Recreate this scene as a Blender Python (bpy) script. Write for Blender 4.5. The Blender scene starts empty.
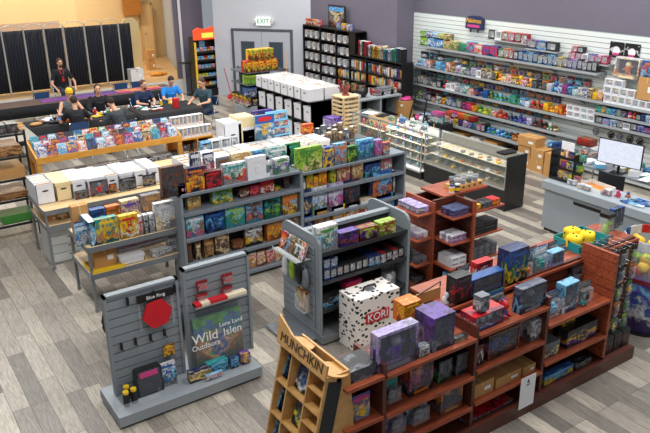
import bpy, math, random
from mathutils import Vector, Matrix
random.seed(7)
S = bpy.context.scene
COL = S.collection
PI = math.pi
# ------------------------------------------------------------------ camera
CH, FL, PIT, ROL, YAW = 4.7, 710.0, math.radians(21.15), math.radians(0.6), math.radians(34.0)
fw = Vector((math.cos(PIT)*math.sin(YAW), math.cos(PIT)*math.cos(YAW), -math.sin(PIT)))
rt = Vector((math.cos(YAW), -math.sin(YAW), 0)); dn = fw.cross(rt)
c_, s_ = math.cos(ROL), math.sin(ROL)
CR = c_*rt + s_*dn; CD = -s_*rt + c_*dn
cd = bpy.data.cameras.new('camera'); cam = bpy.data.objects.new('camera', cd); COL.objects.link(cam)
cd.sensor_width = 36; cd.lens = FL/650*36; cd.clip_end = 200
m = Matrix((CR, -CD, -fw)).transposed().to_4x4(); m.translation = (0, 0, CH); cam.matrix_world = m
S.camera = cam
def ray(px, py): return CR*((px-325)/FL) + CD*((py-216.5)/FL) + fw
def U(px, py, x=None, y=None, z=None):
    d = ray(px, py)
    t = x/d.x if x is not None else (y/d.y if y is not None else (z-CH)/d.z)
    return Vector((d.x*t, d.y*t, CH+d.z*t))
def XA(px, Y, Z):
    n = CR - fw*((px-325)/FL); return -(n.y*Y + n.z*(Z-CH))/n.x
def YB(px, X, Z):
    n = CR - fw*((px-325)/FL); return -(n.x*X + n.z*(Z-CH))/n.y
# ------------------------------------------------------------------ materials
def lin(h):
    h = h.lstrip('#'); o = []
    for i in (0, 2, 4):
        v = int(h[i:i+2], 16)/255; o.append(v/12.92 if v <= .04045 else ((v+.055)/1.055)**2.4)
    return (*o, 1)
HEX = dict(r='c3202a', o='cf6c1e', y='e8bd22', g='3f8436', t='1f8f8c', b='22549c', n='1b2850', p='5b3a96', m='c03c7c', w='d9dade',
           k='17181c', s='6f757d', c='dcc79a', e='6e4227', l='6fb4dc', v='a79acb', a='3c4048', u='93b83c', h='b98a52', i='f3d9bd', d='7b1e22')
CN = dict(r='red', o='orange', y='yellow', g='green', t='teal', b='blue', n='navy', p='purple', m='pink', w='white', k='black', s='grey',
          c='cream', e='brown', l='pale blue', v='lavender', a='charcoal', u='lime green', h='tan', i='peach', d='dark red')
MC = {}
def mat(name, col, rough=.5, metal=0, bump=0, emit=0, alpha=None, var=0, vs=8):
    if name in MC: return MC[name]
    M = bpy.data.materials.new(name); M.use_nodes = True; N = M.node_tree; b = N.nodes['Principled BSDF']
    c = lin(col) if isinstance(col, str) else col
    b.inputs['Base Color'].default_value = c; b.inputs['Roughness'].default_value = rough; b.inputs['Metallic'].default_value = metal
    if emit: b.inputs['Emission Color'].default_value = c; b.inputs['Emission Strength'].default_value = emit
    if var or bump:
        tc = N.nodes.new('ShaderNodeTexCoord'); nz = N.nodes.new('ShaderNodeTexNoise'); nz.inputs['Scale'].default_value = vs; nz.inputs['Detail'].default_value = 4
        N.links.new(tc.outputs['Object'], nz.inputs['Vector'])
        if var:
            mx = N.nodes.new('ShaderNodeMix'); mx.data_type = 'RGBA'
            mx.inputs[6].default_value = (c[0]*(1-var), c[1]*(1-var), c[2]*(1-var), 1)
            mx.inputs[7].default_value = (min(1, c[0]*(1+var)), min(1, c[1]*(1+var)), min(1, c[2]*(1+var)), 1)
            N.links.new(nz.outputs['Fac'], mx.inputs[0]); N.links.new(mx.outputs[2], b.inputs['Base Color'])
        if bump:
            bp = N.nodes.new('ShaderNodeBump'); bp.inputs['Strength'].default_value = bump; bp.inputs['Distance'].default_value = .01
            N.links.new(nz.outputs['Fac'], bp.inputs['Height']); N.links.new(bp.outputs[0], b.inputs['Normal'])
    MC[name] = M; return M
def plain(l, rough=.5): return mat('colour_'+CN[l].replace(' ', '_'), HEX[l], rough, var=.15)
def art(pal):
    if len(set(pal)) == 1: return plain(pal[0], .4)
    k = 'art_'+pal
    if k in MC: return MC[k]
    M = bpy.data.materials.new('printed_art'); M.use_nodes = True; N = M.node_tree; L = N.links; b = N.nodes['Principled BSDF']
    b.inputs['Roughness'].default_value = .38
    cs = [lin(HEX[q]) for q in pal]; n_ = len(cs); rng = random.Random(k)
    def nd(t, **kw):
        q = N.nodes.new(t)
        for a, v in kw.items(): setattr(q, a, v)
        return q
    def math_(op, a, b_=None, c=None):
        q = nd('ShaderNodeMath', operation=op)
        for i_, v in enumerate((a, b_, c)):
            if v is None: continue
            if isinstance(v, (int, float)): q.inputs[i_].default_value = v
            else: L.new(v, q.inputs[i_])
        return q.outputs[0]
    tc = nd('ShaderNodeTexCoord'); oi = nd('ShaderNodeObjectInfo'); wv = math_('MULTIPLY', oi.outputs['Random'], 53)
    def noise(sc, det, ro=.6):
        q = nd('ShaderNodeTexNoise', noise_dimensions='4D'); q.inputs['Scale'].default_value = sc; q.inputs['Detail'].default_value = det; q.inputs['Roughness'].default_value = ro
        L.new(tc.outputs['Generated'], q.inputs['Vector']); L.new(wv, q.inputs['W']); return q
    n1 = noise(2.4, 4); n2 = noise(7, 4, .7); sp = nd('ShaderNodeSeparateXYZ'); L.new(tc.outputs['Generated'], sp.inputs[0])
    # layered scene: ground, middle distance, sky
    f = math_('ADD', sp.outputs[2], math_('MULTIPLY', math_('SUBTRACT', n1.outputs['Fac'], .5), 2.2))
    ra = nd('ShaderNodeValToRGB'); e = ra.color_ramp.elements; dk = tuple(v*.3 for v in cs[0][:3])+(1,)
    e[0].position = .08; e[0].color = dk; e[1].position = .95; e[1].color = cs[0]
    for p, c in ((.3, cs[2 % n_]), (.46, cs[1 % n_]), (.6, cs[0]), (.78, cs[-1])): q = e.new(p); q.color = c
    L.new(f, ra.inputs['Fac'])
    # central figure
    dx = math_('MULTIPLY', math_('SUBTRACT', sp.outputs[0], .5), 1.25); dz = math_('SUBTRACT', sp.outputs[2], .42)
    dd = math_('ADD', math_('SQRT', math_('ADD', math_('MULTIPLY', dx, dx), math_('MULTIPLY', dz, dz))), math_('MULTIPLY', math_('SUBTRACT', n2.outputs['Fac'], .5), .55))
    m1 = nd('ShaderNodeMapRange'); m1.inputs[1].default_value = .27; m1.inputs[2].default_value = .22; L.new(dd, m1.inputs[0])
    sub = nd('ShaderNodeValToRGB'); e = sub.color_ramp.elements; e[0].position = .38; e[0].color = tuple(v*.15 for v in cs[-1][:3])+(1,); e[1].position = .6; e[1].color = tuple(min(1, v*1.15+.05) for v in cs[1 % n_][:3])+(1,); q = e.new(.5); q.color = cs[-1]
    n3 = noise(11, 2); L.new(n3.outputs['Color'], sub.inputs['Fac'])
    mx = nd('ShaderNodeMix', data_type='RGBA'); L.new(m1.outputs[0], mx.inputs[0]); L.new(ra.outputs[0], mx.inputs[6]); L.new(sub.outputs[0], mx.inputs[7])
    r3 = nd('ShaderNodeValToRGB'); r3.color_ramp.elements[0].position = .38; r3.color_ramp.elements[0].color = (.16, .16, .2, 1); r3.color_ramp.elements[1].position = .56; r3.color_ramp.elements[1].color = (1.15, 1.12, 1.05, 1); n4 = noise(9, 5, .75); L.new(n4.outputs['Fac'], r3.inputs['Fac'])
    m4 = nd('ShaderNodeMix', data_type='RGBA', blend_type='MULTIPLY'); m4.inputs[0].default_value = .7; L.new(mx.outputs[2], m4.inputs[6]); L.new(r3.outputs[0], m4.inputs[7]); L.new(m4.outputs[2], b.inputs['Base Color'])
    MC[k] = M; return M
def clearmat(name='clear_plastic', tint='eef3f6', a=.16, rough=.06):
    if name in MC: return MC[name]
    M = bpy.data.materials.new(name); M.use_nodes = True; N = M.node_tree; N.nodes.clear()
    o = N.nodes.new('ShaderNodeOutputMaterial'); mx = N.nodes.new('ShaderNodeMixShader'); t = N.nodes.new('ShaderNodeBsdfTransparent')
    g = N.nodes.new('ShaderNodeBsdfPrincipled'); g.inputs['Base Color'].default_value = lin(tint); g.inputs['Roughness'].default_value = rough
    mx.inputs[0].default_value = a; N.links.new(t.outputs[0], mx.inputs[1]); N.links.new(g.outputs[0], mx.inputs[2]); N.links.new(mx.outputs[0], o.inputs[0])
    MC[name] = M; return M
def wood(name, c1, c2, scale=(3, 40, 40), rough=.42):
    if name in MC: return MC[name]
    M = bpy.data.materials.new(name); M.use_nodes = True; N = M.node_tree; L = N.links; b = N.nodes['Principled BSDF']; b.inputs['Roughness'].default_value = rough
    tc = N.nodes.new('ShaderNodeTexCoord'); mp = N.nodes.new('ShaderNodeMapping'); mp.inputs['Scale'].default_value = scale
    nz = N.nodes.new('ShaderNodeTexNoise'); nz.inputs['Scale'].default_value = 1.2; nz.inputs['Detail'].default_value = 5; nz.inputs['Distortion'].default_value = .6
    ra = N.nodes.new('ShaderNodeValToRGB'); ra.color_ramp.elements[0].position = .3; ra.color_ramp.elements[1].position = .7
    ra.color_ramp.elements[0].color = lin(c1); ra.color_ramp.elements[1].color = lin(c2)
    L.new(tc.outputs['Object'], mp.inputs[0]); L.new(mp.outputs[0], nz.inputs['Vector']); L.new(nz.outputs['Fac'], ra.inputs[0]); L.new(ra.outputs[0], b.inputs['Base Color'])
    MC[name] = M; return M
def floor_mat():
    M = bpy.data.materials.new('grey_plank_floor'); M.use_nodes = True; N = M.node_tree; L = N.links; b = N.nodes['Principled BSDF']
    tc = N.nodes.new('ShaderNodeTexCoord'); mp = N.nodes.new('ShaderNodeMapping'); mp.inputs['Rotation'].default_value = (0, 0, PI/2)
    L.new(tc.outputs['Object'], mp.inputs[0])
    br = N.nodes.new('ShaderNodeTexBrick'); br.offset = .37; br.offset_frequency = 3; br.inputs['Scale'].default_value = 1
    br.inputs['Brick Width'].default_value = 1.2; br.inputs['Row Height'].default_value = .19; br.inputs['Mortar Size'].default_value = .0028; br.inputs['Bias'].default_value = 0
    br.inputs['Color1'].default_value = (0, 0, 0, 1); br.inputs['Color2'].default_value = (1, 1, 1, 1); br.inputs['Mortar'].default_value = (.1, .1, .1, 1)
    L.new(mp.outputs[0], br.inputs['Vector'])
    ra = N.nodes.new('ShaderNodeValToRGB'); e = ra.color_ramp.elements
    e[0].position = 0; e[0].color = lin('6d6863'); e[1].position = 1; e[1].color = lin('c0b8ab'); n = e.new(.35); n.color = lin('87817a'); n = e.new(.7); n.color = lin('a29b90')
    L.new(br.outputs['Color'], ra.inputs[0])
    m2 = N.nodes.new('ShaderNodeMapping'); m2.inputs['Scale'].default_value = (22, 1.6, 1); L.new(tc.outputs['Object'], m2.inputs[0])
    nz = N.nodes.new('ShaderNodeTexNoise'); nz.inputs['Scale'].default_value = 3; nz.inputs['Detail'].default_value = 7; nz.inputs['Distortion'].default_value = 1.2; nz.inputs['Roughness'].default_value = .65
    L.new(m2.outputs[0], nz.inputs['Vector'])
    r2 = N.nodes.new('ShaderNodeValToRGB'); r2.color_ramp.elements[0].position = .3; r2.color_ramp.elements[0].color = (.36, .34, .32, 1); r2.color_ramp.elements[1].position = .62; r2.color_ramp.elements[1].color = (1.1, 1.08, 1.05, 1)
    L.new(nz.outputs['Fac'], r2.inputs[0])
    mx = N.nodes.new('ShaderNodeMix'); mx.data_type = 'RGBA'; mx.blend_type = 'MULTIPLY'; mx.inputs[0].default_value = .85
    L.new(ra.outputs[0], mx.inputs[6]); L.new(r2.outputs[0], mx.inputs[7])
    m3 = N.nodes.new('ShaderNodeMix'); m3.data_type = 'RGBA'; m3.inputs[7].default_value = lin('4b4642'); L.new(br.outputs['Fac'], m3.inputs[0]); L.new(mx.outputs[2], m3.inputs[6])
    L.new(m3.outputs[2], b.inputs['Base Color']); b.inputs['Roughness'].default_value = .42
    return M
GREY = mat('grey_slat_panel', '7f878d', .5, var=.05); GREYD = mat('dark_grey_shelf', '585f66', .5, var=.06); GREYM = mat('galvanised_steel', '8d9297', .35, .5, var=.1)
BLACK = mat('black_laminate', '141416', .4); BLK2 = mat('black_fabric', '15171c', .9, bump=.3, vs=60)
KRAFT = mat('kraft_card', 'b58a55', .8, var=.08); CARTON = mat('carton_card', 'a77c4b', .8, var=.08); WCARD = mat('white_card', 'dfe0de', .7, var=.03); CCARD = mat('cream_card', 'd9cda6', .7, var=.04)
RED_W = wood('reddish_brown_wood', '74331f', 'ac5636', (3, 30, 30)); RED_D = wood('dark_reddish_wood', '43211a', '64301f', (3, 30, 30))
ORW = wood('honey_wood', 'c8862c', 'e0a548', (3, 30, 30)); PALEW = wood('pale_board', 'c9a878', 'e0c698', (3, 25, 25)); MDF = wood('mdf_board', 'b98a4e', 'cfa266', (6, 12, 12)); PINE = wood('pale_pine', 'd8b98a', 'ecd7ae', (20, 20, 3))
CLEAR = clearmat(); GLASS = clearmat('case_glass', 'cfe3e0', .07, .02); PAPER = mat('white_paper', 'e9e9ea', .8); METAL = mat('chrome_metal', 'b6babd', .22, .9)
INNER = mat('dark_box_inside', '2a2c33', .7)
# ------------------------------------------------------------------ mesh builder
class MB:
    def __init__(s): s.v = []; s.f = []; s.m = []; s.T = Matrix(); s.sm = []
    def add(s, vs, fs, mi, smooth=False):
        o = len(s.v); s.v += [tuple(s.T @ Vector(p)) for p in vs]
        for f in fs: s.f.append([o+i for i in f]); s.m.append(mi); s.sm.append(smooth)
        return s
    def box(s, x0, x1, y0, y1, z0, z1, m=0):
        vs = [(x, y, z) for z in (z0, z1) for y in (y0, y1) for x in (x0, x1)]
        return s.add(vs, [(0, 2, 3, 1), (4, 5, 7, 6), (0, 1, 5, 4), (2, 6, 7, 3), (0, 4, 6, 2), (1, 3, 7, 5)], m)
    def cyl(s, p0, p1, r0, r1=None, n=12, m=0, cap=True, smooth=True):
        p0 = Vector(p0); p1 = Vector(p1); r1 = r0 if r1 is None else r1
        a = (p1-p0).normalized(); u = a.orthogonal().normalized(); w = a.cross(u); vs = []
        for p, r in ((p0, r0), (p1, r1)):
            for i in range(n):
                t = 2*PI*i/n; vs.append(p + u*(r*math.cos(t)) + w*(r*math.sin(t)))
        s.add(vs, [(i, (i+1) % n, n+(i+1) % n, n+i) for i in range(n)], m, smooth)
        if cap:
            s.add(vs[:n], [tuple(reversed(range(n)))], m); s.add(vs[n:], [tuple(range(n))], m)
        return s
    def tube(s, pts, r, n=8, m=0):
        for a, b in zip(pts, pts[1:]): s.cyl(a, b, r, n=n, m=m)
        for p in pts[1:-1]: s.sph(p, r, r, r, m, 6, 4)
        return s
    def sph(s, c, rx, ry, rz, m=0, nu=12, nv=8):
        vs = [(c[0], c[1], c[2]-rz)]
        for j in range(1, nv):
            ph = -PI/2+PI*j/nv
            for i in range(nu):
                t = 2*PI*i/nu; vs.append((c[0]+rx*math.cos(ph)*math.cos(t), c[1]+ry*math.cos(ph)*math.sin(t), c[2]+rz*math.sin(ph)))
        vs.append((c[0], c[1], c[2]+rz)); fs = [(0, 1+(i+1) % nu, 1+i) for i in range(nu)]
        for j in range(nv-2):
            for i in range(nu): a = 1+j*nu; fs.append((a+i, a+(i+1) % nu, a+nu+(i+1) % nu, a+nu+i))
        a = 1+(nv-2)*nu; fs += [(a+i, a+(i+1) % nu, len(vs)-1) for i in range(nu)]
        return s.add(vs, fs, m, True)
    def prism(s, poly, axis, a, b, m=0, smooth=False):
        # poly in the two remaining axes (in xyz order), extruded along axis from a to b
        n = len(poly); put = (lambda p, t: (t, p[0], p[1])) if axis == 'x' else ((lambda p, t: (p[0], t, p[1])) if axis == 'y' else (lambda p, t: (p[0], p[1], t)))
        vs = [put(p, a) for p in poly]+[put(p, b) for p in poly]
        return s.add(vs, [tuple(range(n)), tuple(range(2*n-1, n-1, -1))]+[(i, i+n, (i+1) % n+n, (i+1) % n) for i in range(n)], m, smooth)
    def mesh(s, name, mats):
        me = bpy.data.meshes.new(name); me.from_pydata(s.v, [], s.f)
        for q in mats: me.materials.append(q)
        me.polygons.foreach_set('material_index', s.m); me.polygons.foreach_set('use_smooth', s.sm); me.update(); me.validate()
        import bmesh
        bm = bmesh.new(); bm.from_mesh(me); bmesh.ops.recalc_face_normals(bm, faces=bm.faces); bm.to_mesh(me); bm.free()
        return me
    def build(s, name, mats, parent=None, loc=(0, 0, 0), rz=0, rx=0):
        if not isinstance(mats, (list, tuple)): mats = [mats]
        return link(name, s.mesh(name, mats), parent, loc, rz, rx)
def link(name, me, parent=None, loc=(0, 0, 0), rz=0, rx=0):
    o = bpy.data.objects.new(name, me); COL.objects.link(o); o.parent = parent; o.location = loc; o.rotation_euler = (rx, 0, rz); return o
def tag(o, label, cat, group=None):
    o['label'] = label; o['category'] = cat
    if group: o['group'] = group
    return o
def thing(name, label, cat, loc=(0, 0, 0), rz=0, group=None): return tag(link(name, None, None, loc, rz), label, cat, group)
def struct(o): o['kind'] = 'structure'; return o
def text(name, s, size, material, parent, loc, rot, depth=.002, align='CENTER', sx=1):
    cu = bpy.data.curves.new('t', 'FONT'); cu.body = s; cu.size = size; cu.extrude = depth; cu.align_x = align; cu.align_y = 'CENTER'
    to = bpy.data.objects.new('t', cu); COL.objects.link(to); dg = bpy.context.evaluated_depsgraph_get()
    me = bpy.data.meshes.new_from_object(to.evaluated_get(dg)); bpy.data.objects.remove(to)
    me.materials.clear(); me.materials.append(material)
    o = link(name, me, parent, loc); o.rotation_euler = rot; o.scale = (sx, 1, 1); return o
ORD = 'first second third fourth fifth sixth seventh eighth ninth tenth eleventh twelfth thirteenth fourteenth fifteenth sixteenth seventeenth eighteenth nineteenth'.split()
TENS = {2: ('twentieth', 'twenty'), 3: ('thirtieth', 'thirty'), 4: ('fortieth', 'forty'), 5: ('fiftieth', 'fifty'), 6: ('sixtieth', 'sixty')}
def nth(i):
    i += 1
    if i < 20: return ORD[i-1]
    t, r = divmod(i, 10); return TENS[t][0] if r == 0 else TENS[t][1]+'-'+ORD[r-1]
# ------------------------------------------------------------------ product kinds (local: width on x, front at y=0 facing -y, up z)
def k_game(w, h, d, pal, big):
    P = {}
    a = MB(); a.box(-w/2, w/2, 0, d*.62, 0, h); P['box_lid'] = (a, [art(pal)])
    b = MB(); b.box(-w/2+.003, w/2-.003, d*.6, d, .003, h-.003); P['box_tray'] = (b, [plain(pal[0])])
    t = MB(); t.box(-w*.32, w*.32, -.0025, 0, h*.79, h*.88); P['title_panel'] = (t, [plain(pal[-1])])
    if w > .06 and h > .1:
        q = MB(); q.cyl((w*.08, .0, h*.42), (w*.08, -.003, h*.42), min(w, h)*.2, n=10, smooth=False); P['cover_picture'] = (q, [art(pal[::-1])])
    return P, 'game_box', 'board game box', 'game box'
def frame(w, h, d, t):
    a = MB(); a.box(-w/2, w/2, d*.85, d, 0, h); a.box(-w/2, -w/2+t, 0, d*.85, 0, h); a.box(w/2-t, w/2, 0, d*.85, 0, h); a.box(-w/2+t, w/2-t, 0, d*.85, 0, h*.2); a.box(-w/2+t, w/2-t, 0, d*.85, h-t, h); a.box(-w/2+t, w/2-t, d*.8, d*.84, h*.2, h-t, 1); return a
def k_figure(w, h, d, pal, big):
    P = {'carton': (frame(w, h, d, w*.09), [plain(pal[0]) if pal[0] in 'wk' else art(pal[0]+pal[0]+pal[1:]), INNER])}
    f = MB(); f.box(-w*.14, w*.14, d*.35, d*.6, h*.2, h*.45, 0); f.sph((0, d*.42, h*.6), w*.26, d*.25, h*.19, 1, 8, 6); f.cyl((-w*.2, d*.45, h*.3), (w*.2, d*.45, h*.42), w*.05, n=6, m=0)
    P['figure'] = (f, [plain(pal[-1]), plain(pal[1 % len(pal)])])
    g = MB(); g.box(-w*.41, w*.41, .002, .003, h*.2, h*.9); P['window'] = (g, [CLEAR])
    return P, 'figure_box', 'boxed figure', 'toy box'
def k_window(w, h, d, pal, big):
    P = {'carton': (frame(w, h, d, min(w, h)*.07), [art(pal), INNER])}
    f = MB()
    n = max(1, int(w/h*1.3))
    for i in range(n):
        x = -w*.36+w*.72*(i+.5)/n; r = min(w/n*.24, h*.15)
        f.sph((x, d*.45, h*.66), r, r, r*1.1, 1, 8, 6); f.cyl((x, d*.45, h*.32), (x, d*.45, h*.58), r*.8, r*1.1, 8); f.cyl((x-r*1.6, d*.4, h*.4), (x-r*.6, d*.45, h*.56), r*.35, n=6); f.cyl((x+r*1.6, d*.35, h*.62), (x+r*.6, d*.45, h*.54), r*.35, n=6)
        f.cyl((x-r*.5, d*.45, h*.2), (x-r*.4, d*.45, h*.34), r*.4, n=6); f.cyl((x+r*.7, d*.45, h*.2), (x+r*.4, d*.45, h*.34), r*.4, n=6)
    P['figure'] = (f, [plain(pal[1 % len(pal)]), plain(pal[-1])])
    g = MB(); g.box(-w*.43, w*.43, .002, .0035, h*.2, h*.93); P['window'] = (g, [clearmat('dusty_window', 'a8acb8', .12, .08)])
    t = MB(); t.box(-w*.3, w*.3, -.003, 0, h*.04, h*.14); P['title_panel'] = (t, [plain(pal[-1])])
    return P, 'window_box', 'toy box with clear window', 'toy box'
def k_blister(w, h, d, pal, big):
    a = MB(); a.box(-w/2, w/2, d*.5, d*.5+.004, 0, h); P = {'backing_card': (a, [art(pal)])}
    b = MB(); b.sph((0, d*.3, h*.52), w*.16, d*.18, h*.08, 0, 8, 6); b.cyl((0, d*.3, h*.22), (0, d*.3, h*.46), w*.16, w*.2, 8); b.cyl((-w*.28, d*.25, h*.3), (w*.25, d*.3, h*.42), w*.06, n=6); P['figure'] = (b, [plain(pal[1 % len(pal)])])
    c = MB(); c.box(-w*.38, w*.38, 0, d*.5, h*.08, h*.68); P['bubble'] = (c, [CLEAR])
    t = MB(); t.box(-w*.4, w*.4, d*.5-.004, d*.5, h*.76, h*.92); P['title_panel'] = (t, [plain(pal[-1])])
    return P, 'blister_pack', 'carded toy in clear bubble', 'toy'
def k_book(w, h, d, pal, big):
    a = MB(); a.box(-w/2, -w/2+.004, 0, d, 0, h); a.box(w/2-.004, w/2, 0, d, 0, h); a.box(-w/2, w/2, 0, .004, 0, h)
    a.box(-w*.3, w*.3, -.001, 0, h*.62, h*.74, 2); a.box(-w/2+.004, w/2-.004, .004, d-.005, .004, h-.004, 1)
    return {'cover': (a, [art(pal), PAPER, plain(pal[-1])])}, 'book', 'book', 'book'
def k_comic(w, h, d, pal, big):
    a = MB(); a.box(-w/2, w/2, 0, .008, 0, h); a.box(-w*.34, w*.34, -.001, 0, h*.82, h*.93, 1)
    return {'cover': (a, [art(pal), plain(pal[-1])])}, 'comic_book', 'comic', 'comic'
def k_carton(w, h, d, pal, big):
    a = MB(); a.box(-w/2, w/2, 0, d, 0, h, 0); a.box(-w*.04, w*.04, -.001, d+.001, h, h+.002, 1); a.box(-w*.04, w*.04, -.002, 0, h*.75, h, 1)
    a.box(w*.1, w*.36, -.002, 0, h*.35, h*.6, 2)
    return {'carton': (a, [mat('card_'+pal[0], HEX[pal[0]], .8, var=.08), mat('parcel_tape', 'c9a56c', .3), PAPER])}, 'carton', 'cardboard carton', 'box'
def k_tray(w, h, d, pal, big):
    a = MB(); t = .004; a.box(-w/2, w/2, 0, d, 0, t); a.box(-w/2, w/2, 0, t, 0, h*.55); a.box(-w/2, w/2, d-t, d, 0, h*1.0); a.box(-w/2, -w/2+t, 0, d, 0, h*.7); a.box(w/2-t, w/2, 0, d, 0, h*.7)
    n = max(2, int(d/.03)); p = MB()
    for i in range(n): y = t+(d-2*t)*(i+.3)/n; p.box(-w/2+.006, w/2-.006, y, y+.008, t, h*(.8+.1*(i % 2)))
    return {'tray': (a, [art(pal)]), 'packs': (p, [art(pal[::-1])])}, 'display_tray', 'open tray of packs', 'box'
def k_toy(w, h, d, pal, big):
    a = MB(); r = w*.36
    a.sph((0, d*.5, h*.3), w*.42, d*.42, h*.3, 0, 10, 7); a.sph((0, d*.35, h*.7), w*.3, d*.3, h*.28, 1, 10, 7)
    for q in (-1, 1): a.sph((q*w*.2, d*.4, h*.93), w*.09, d*.07, h*.12, 0, 6, 5); a.sph((q*w*.34, d*.15, h*.18), w*.14, d*.16, h*.12, 1, 7, 5); a.sph((q*w*.11, d*.07, h*.74), w*.04, d*.03, h*.04, 2, 6, 4)
    return {'toy': (a, [plain(pal[0]), plain(pal[1 % len(pal)]), BLACK])}, 'plush_toy', 'plush toy', 'toy'
def k_jar(w, h, d, pal, big):
    a = MB(); r = min(w, d)/2; a.cyl((0, r, 0), (0, r, h*.78), r, n=14, m=0); a.cyl((0, r, h*.78), (0, r, h*.84), r*.8, n=14, m=0); a.cyl((0, r, h*.84), (0, r, h), r*.9, n=14, m=1); a.cyl((0, r, h*.2), (0, r, h*.6), r*1.01, n=14, m=2)
    return {'jar': (a, [plain(pal[0]), plain(pal[1 % len(pal)]), plain(pal[-1])])}, 'jar', 'jar', 'jar'
def k_longbox(w, h, d, pal, big):
    body = mat('card_'+pal[0], HEX[pal[0]], .75, var=.04); t = .008
    a = MB(); a.box(-w/2, w/2, 0, t, 0, h); a.box(-w/2, w/2, d-t, d, 0, h); a.box(-w/2, -w/2+t, 0, d, 0, h); a.box(w/2-t, w/2, 0, d, 0, h); a.box(-w/2, w/2, 0, d, 0, t)
    P = {'carton': (a, [body])}
    q = MB(); q.prism([(.05*math.cos(i*PI/6), h*.66+.014*math.sin(i*PI/6)) for i in range(12)], 'y', -.002, 0); P['hand_hole'] = (q, [mat('hole_dark', '2c2a28', .9)])
    if 'x' in big:   # open: bagged comics and kraft dividers standing inside
        c = MB(); n = 16
        for i in range(n):
            y = .03+(d-.06)*i/n; dz = h*(.93+.06*random.random()); c.box(-w/2+.02, w/2-.02, y, y+(d-.06)/n*.82, t, dz, 1 if i % 4 == 1 else 0)
        P['bagged_comics'] = (c, [mat('bagged_comic_edges', 'd8d8d2', .5, var=.15), KRAFT])
    else:
        c = MB(); c.box(-w/2-.005, w/2+.005, -.005, d+.005, h, h+.006); c.box(-w/2-.006, w/2+.006, -.006, -.004, h-.05, h+.003); c.box(-w/2-.006, w/2+.006, d+.004, d+.006, h-.05, h+.003); c.box(-w/2-.006, -w/2-.004, 0, d, h-.05, h); c.box(w/2+.004, w/2+.006, 0, d, h-.05, h)
        P['box_lid'] = (c, [body])
    return P, 'comic_storage_box', 'comic storage box', 'box'
KINDS = dict(g=k_game, f=k_figure, v=k_window, k=k_blister, b=k_book, m=k_comic, c=k_carton, d=k_tray, t=k_toy, j=k_jar, l=k_longbox)
NOUN = dict(g='game box', f='boxed figure', v='window box', k='carded toy', b='book', m='comic', c='carton', d='tray of packs', t='plush toy', j='jar', l='storage box')
PL = dict(g='game boxes', f='boxed figures', v='window boxes', k='carded toys', b='books', m='comics', c='cartons', d='trays of packs', t='plush toys', j='jars', l='storage boxes')
KN2 = dict(g='toy_package', f='figure_carton', v='window_box', k='blister_pack', b='book', m='comic_book', c='carton', d='display_tray', t='plush_toy', j='jar', l='comic_storage_box')
CACHE = {}
def item(kind, w, h, d, pal, loc, rz, label, group=None, parts=False, tilt=0, opn=''):
    w = max(.02, round(w, 2 if not parts else 3)); h = max(.02, round(h, 2 if not parts else 3)); d = max(.015, round(d, 2 if not parts else 3))
    key = (kind, w, h, d, pal, parts, opn)
    if key not in CACHE or opn:
        P, nm, noun, cat = KINDS[kind](w, h, d, pal, opn)
        if parts and len(P) > 1: CACHE[key] = (nm, cat, {k: b.mesh(k, ms) for k, (b, ms) in P.items()})
        else:
            a = MB(); mats = []
            for k, (b, ms) in P.items():
                o = len(a.v); a.v += b.v; a.f += [[i+o for i in f] for f in b.f]; a.m += [i+len(mats) for i in b.m]; a.sm += b.sm; mats += ms
            CACHE[key] = (nm, cat, a.mesh(nm, mats))
    nm, cat, me = CACHE[key]
    if isinstance(me, dict):
        r = link(nm, None, None, loc, rz, tilt)
        for k, q in me.items(): link(k, q, r)
    else: r = link(nm, me, None, loc, rz, tilt)
    return tag(r, label, cat, group)
USED = {}
def uniq(l):
    USED[l] = USED.get(l, 0)+1
    return l if USED[l] == 1 else l+', '+nth(USED[l]-1)+' such'
def row(axis, C, z, name, spec, depth=.12, group=None, off=.03, tilt=0, push=0):
    """items standing on the shelf plane z, fronts at y=C (axis A) or x=C (axis B); spec lines: px0 px1 top kind pal [text]"""
    lines = [l for l in spec.strip().split('\n') if l.strip()]
    for i, l in enumerate(lines):
        p = l.split(None, 5); a, b, t = float(p[0]), float(p[1]), float(p[2]); kind, pal = p[3][0], p[4]; opn = p[3][1:]; dd = depth
        if opn.isdigit(): dd = int(opn)/100; opn = ''
        f = C+off+push; mid = (a+b)/2
        if axis == 'A':
            x0, x1 = XA(a, f, z), XA(b, f, z); h = U(mid, t, y=f).z-z; loc = ((x0+x1)/2, f, z); rz = 0
        else:
            y0, y1 = YB(a, f, z), YB(b, f, z); x0, x1 = y1, y0; h = U(mid, t, x=f).z-z; loc = (f, (y0+y1)/2, z); rz = -PI/2
        w = abs(x1-x0)*.97; h = max(.03, h)
        txt = p[5] if len(p) > 5 else None
        lab = (txt if txt else CN[pal[0]]+' and '+CN[pal[1 % len(pal)]]+' '+NOUN[kind]+', '+nth(i)+' from left,') + (' on ' if txt else ' ')+name
        item(kind, w, h, (dd if dd != depth else min(depth, max(.04, w*1.2))) if kind in 'gvfj' else dd, pal, loc, rz, uniq(lab), group or PL[kind]+' on '+name, (b-a) >= 16 or bool(opn), tilt, opn)
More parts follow.
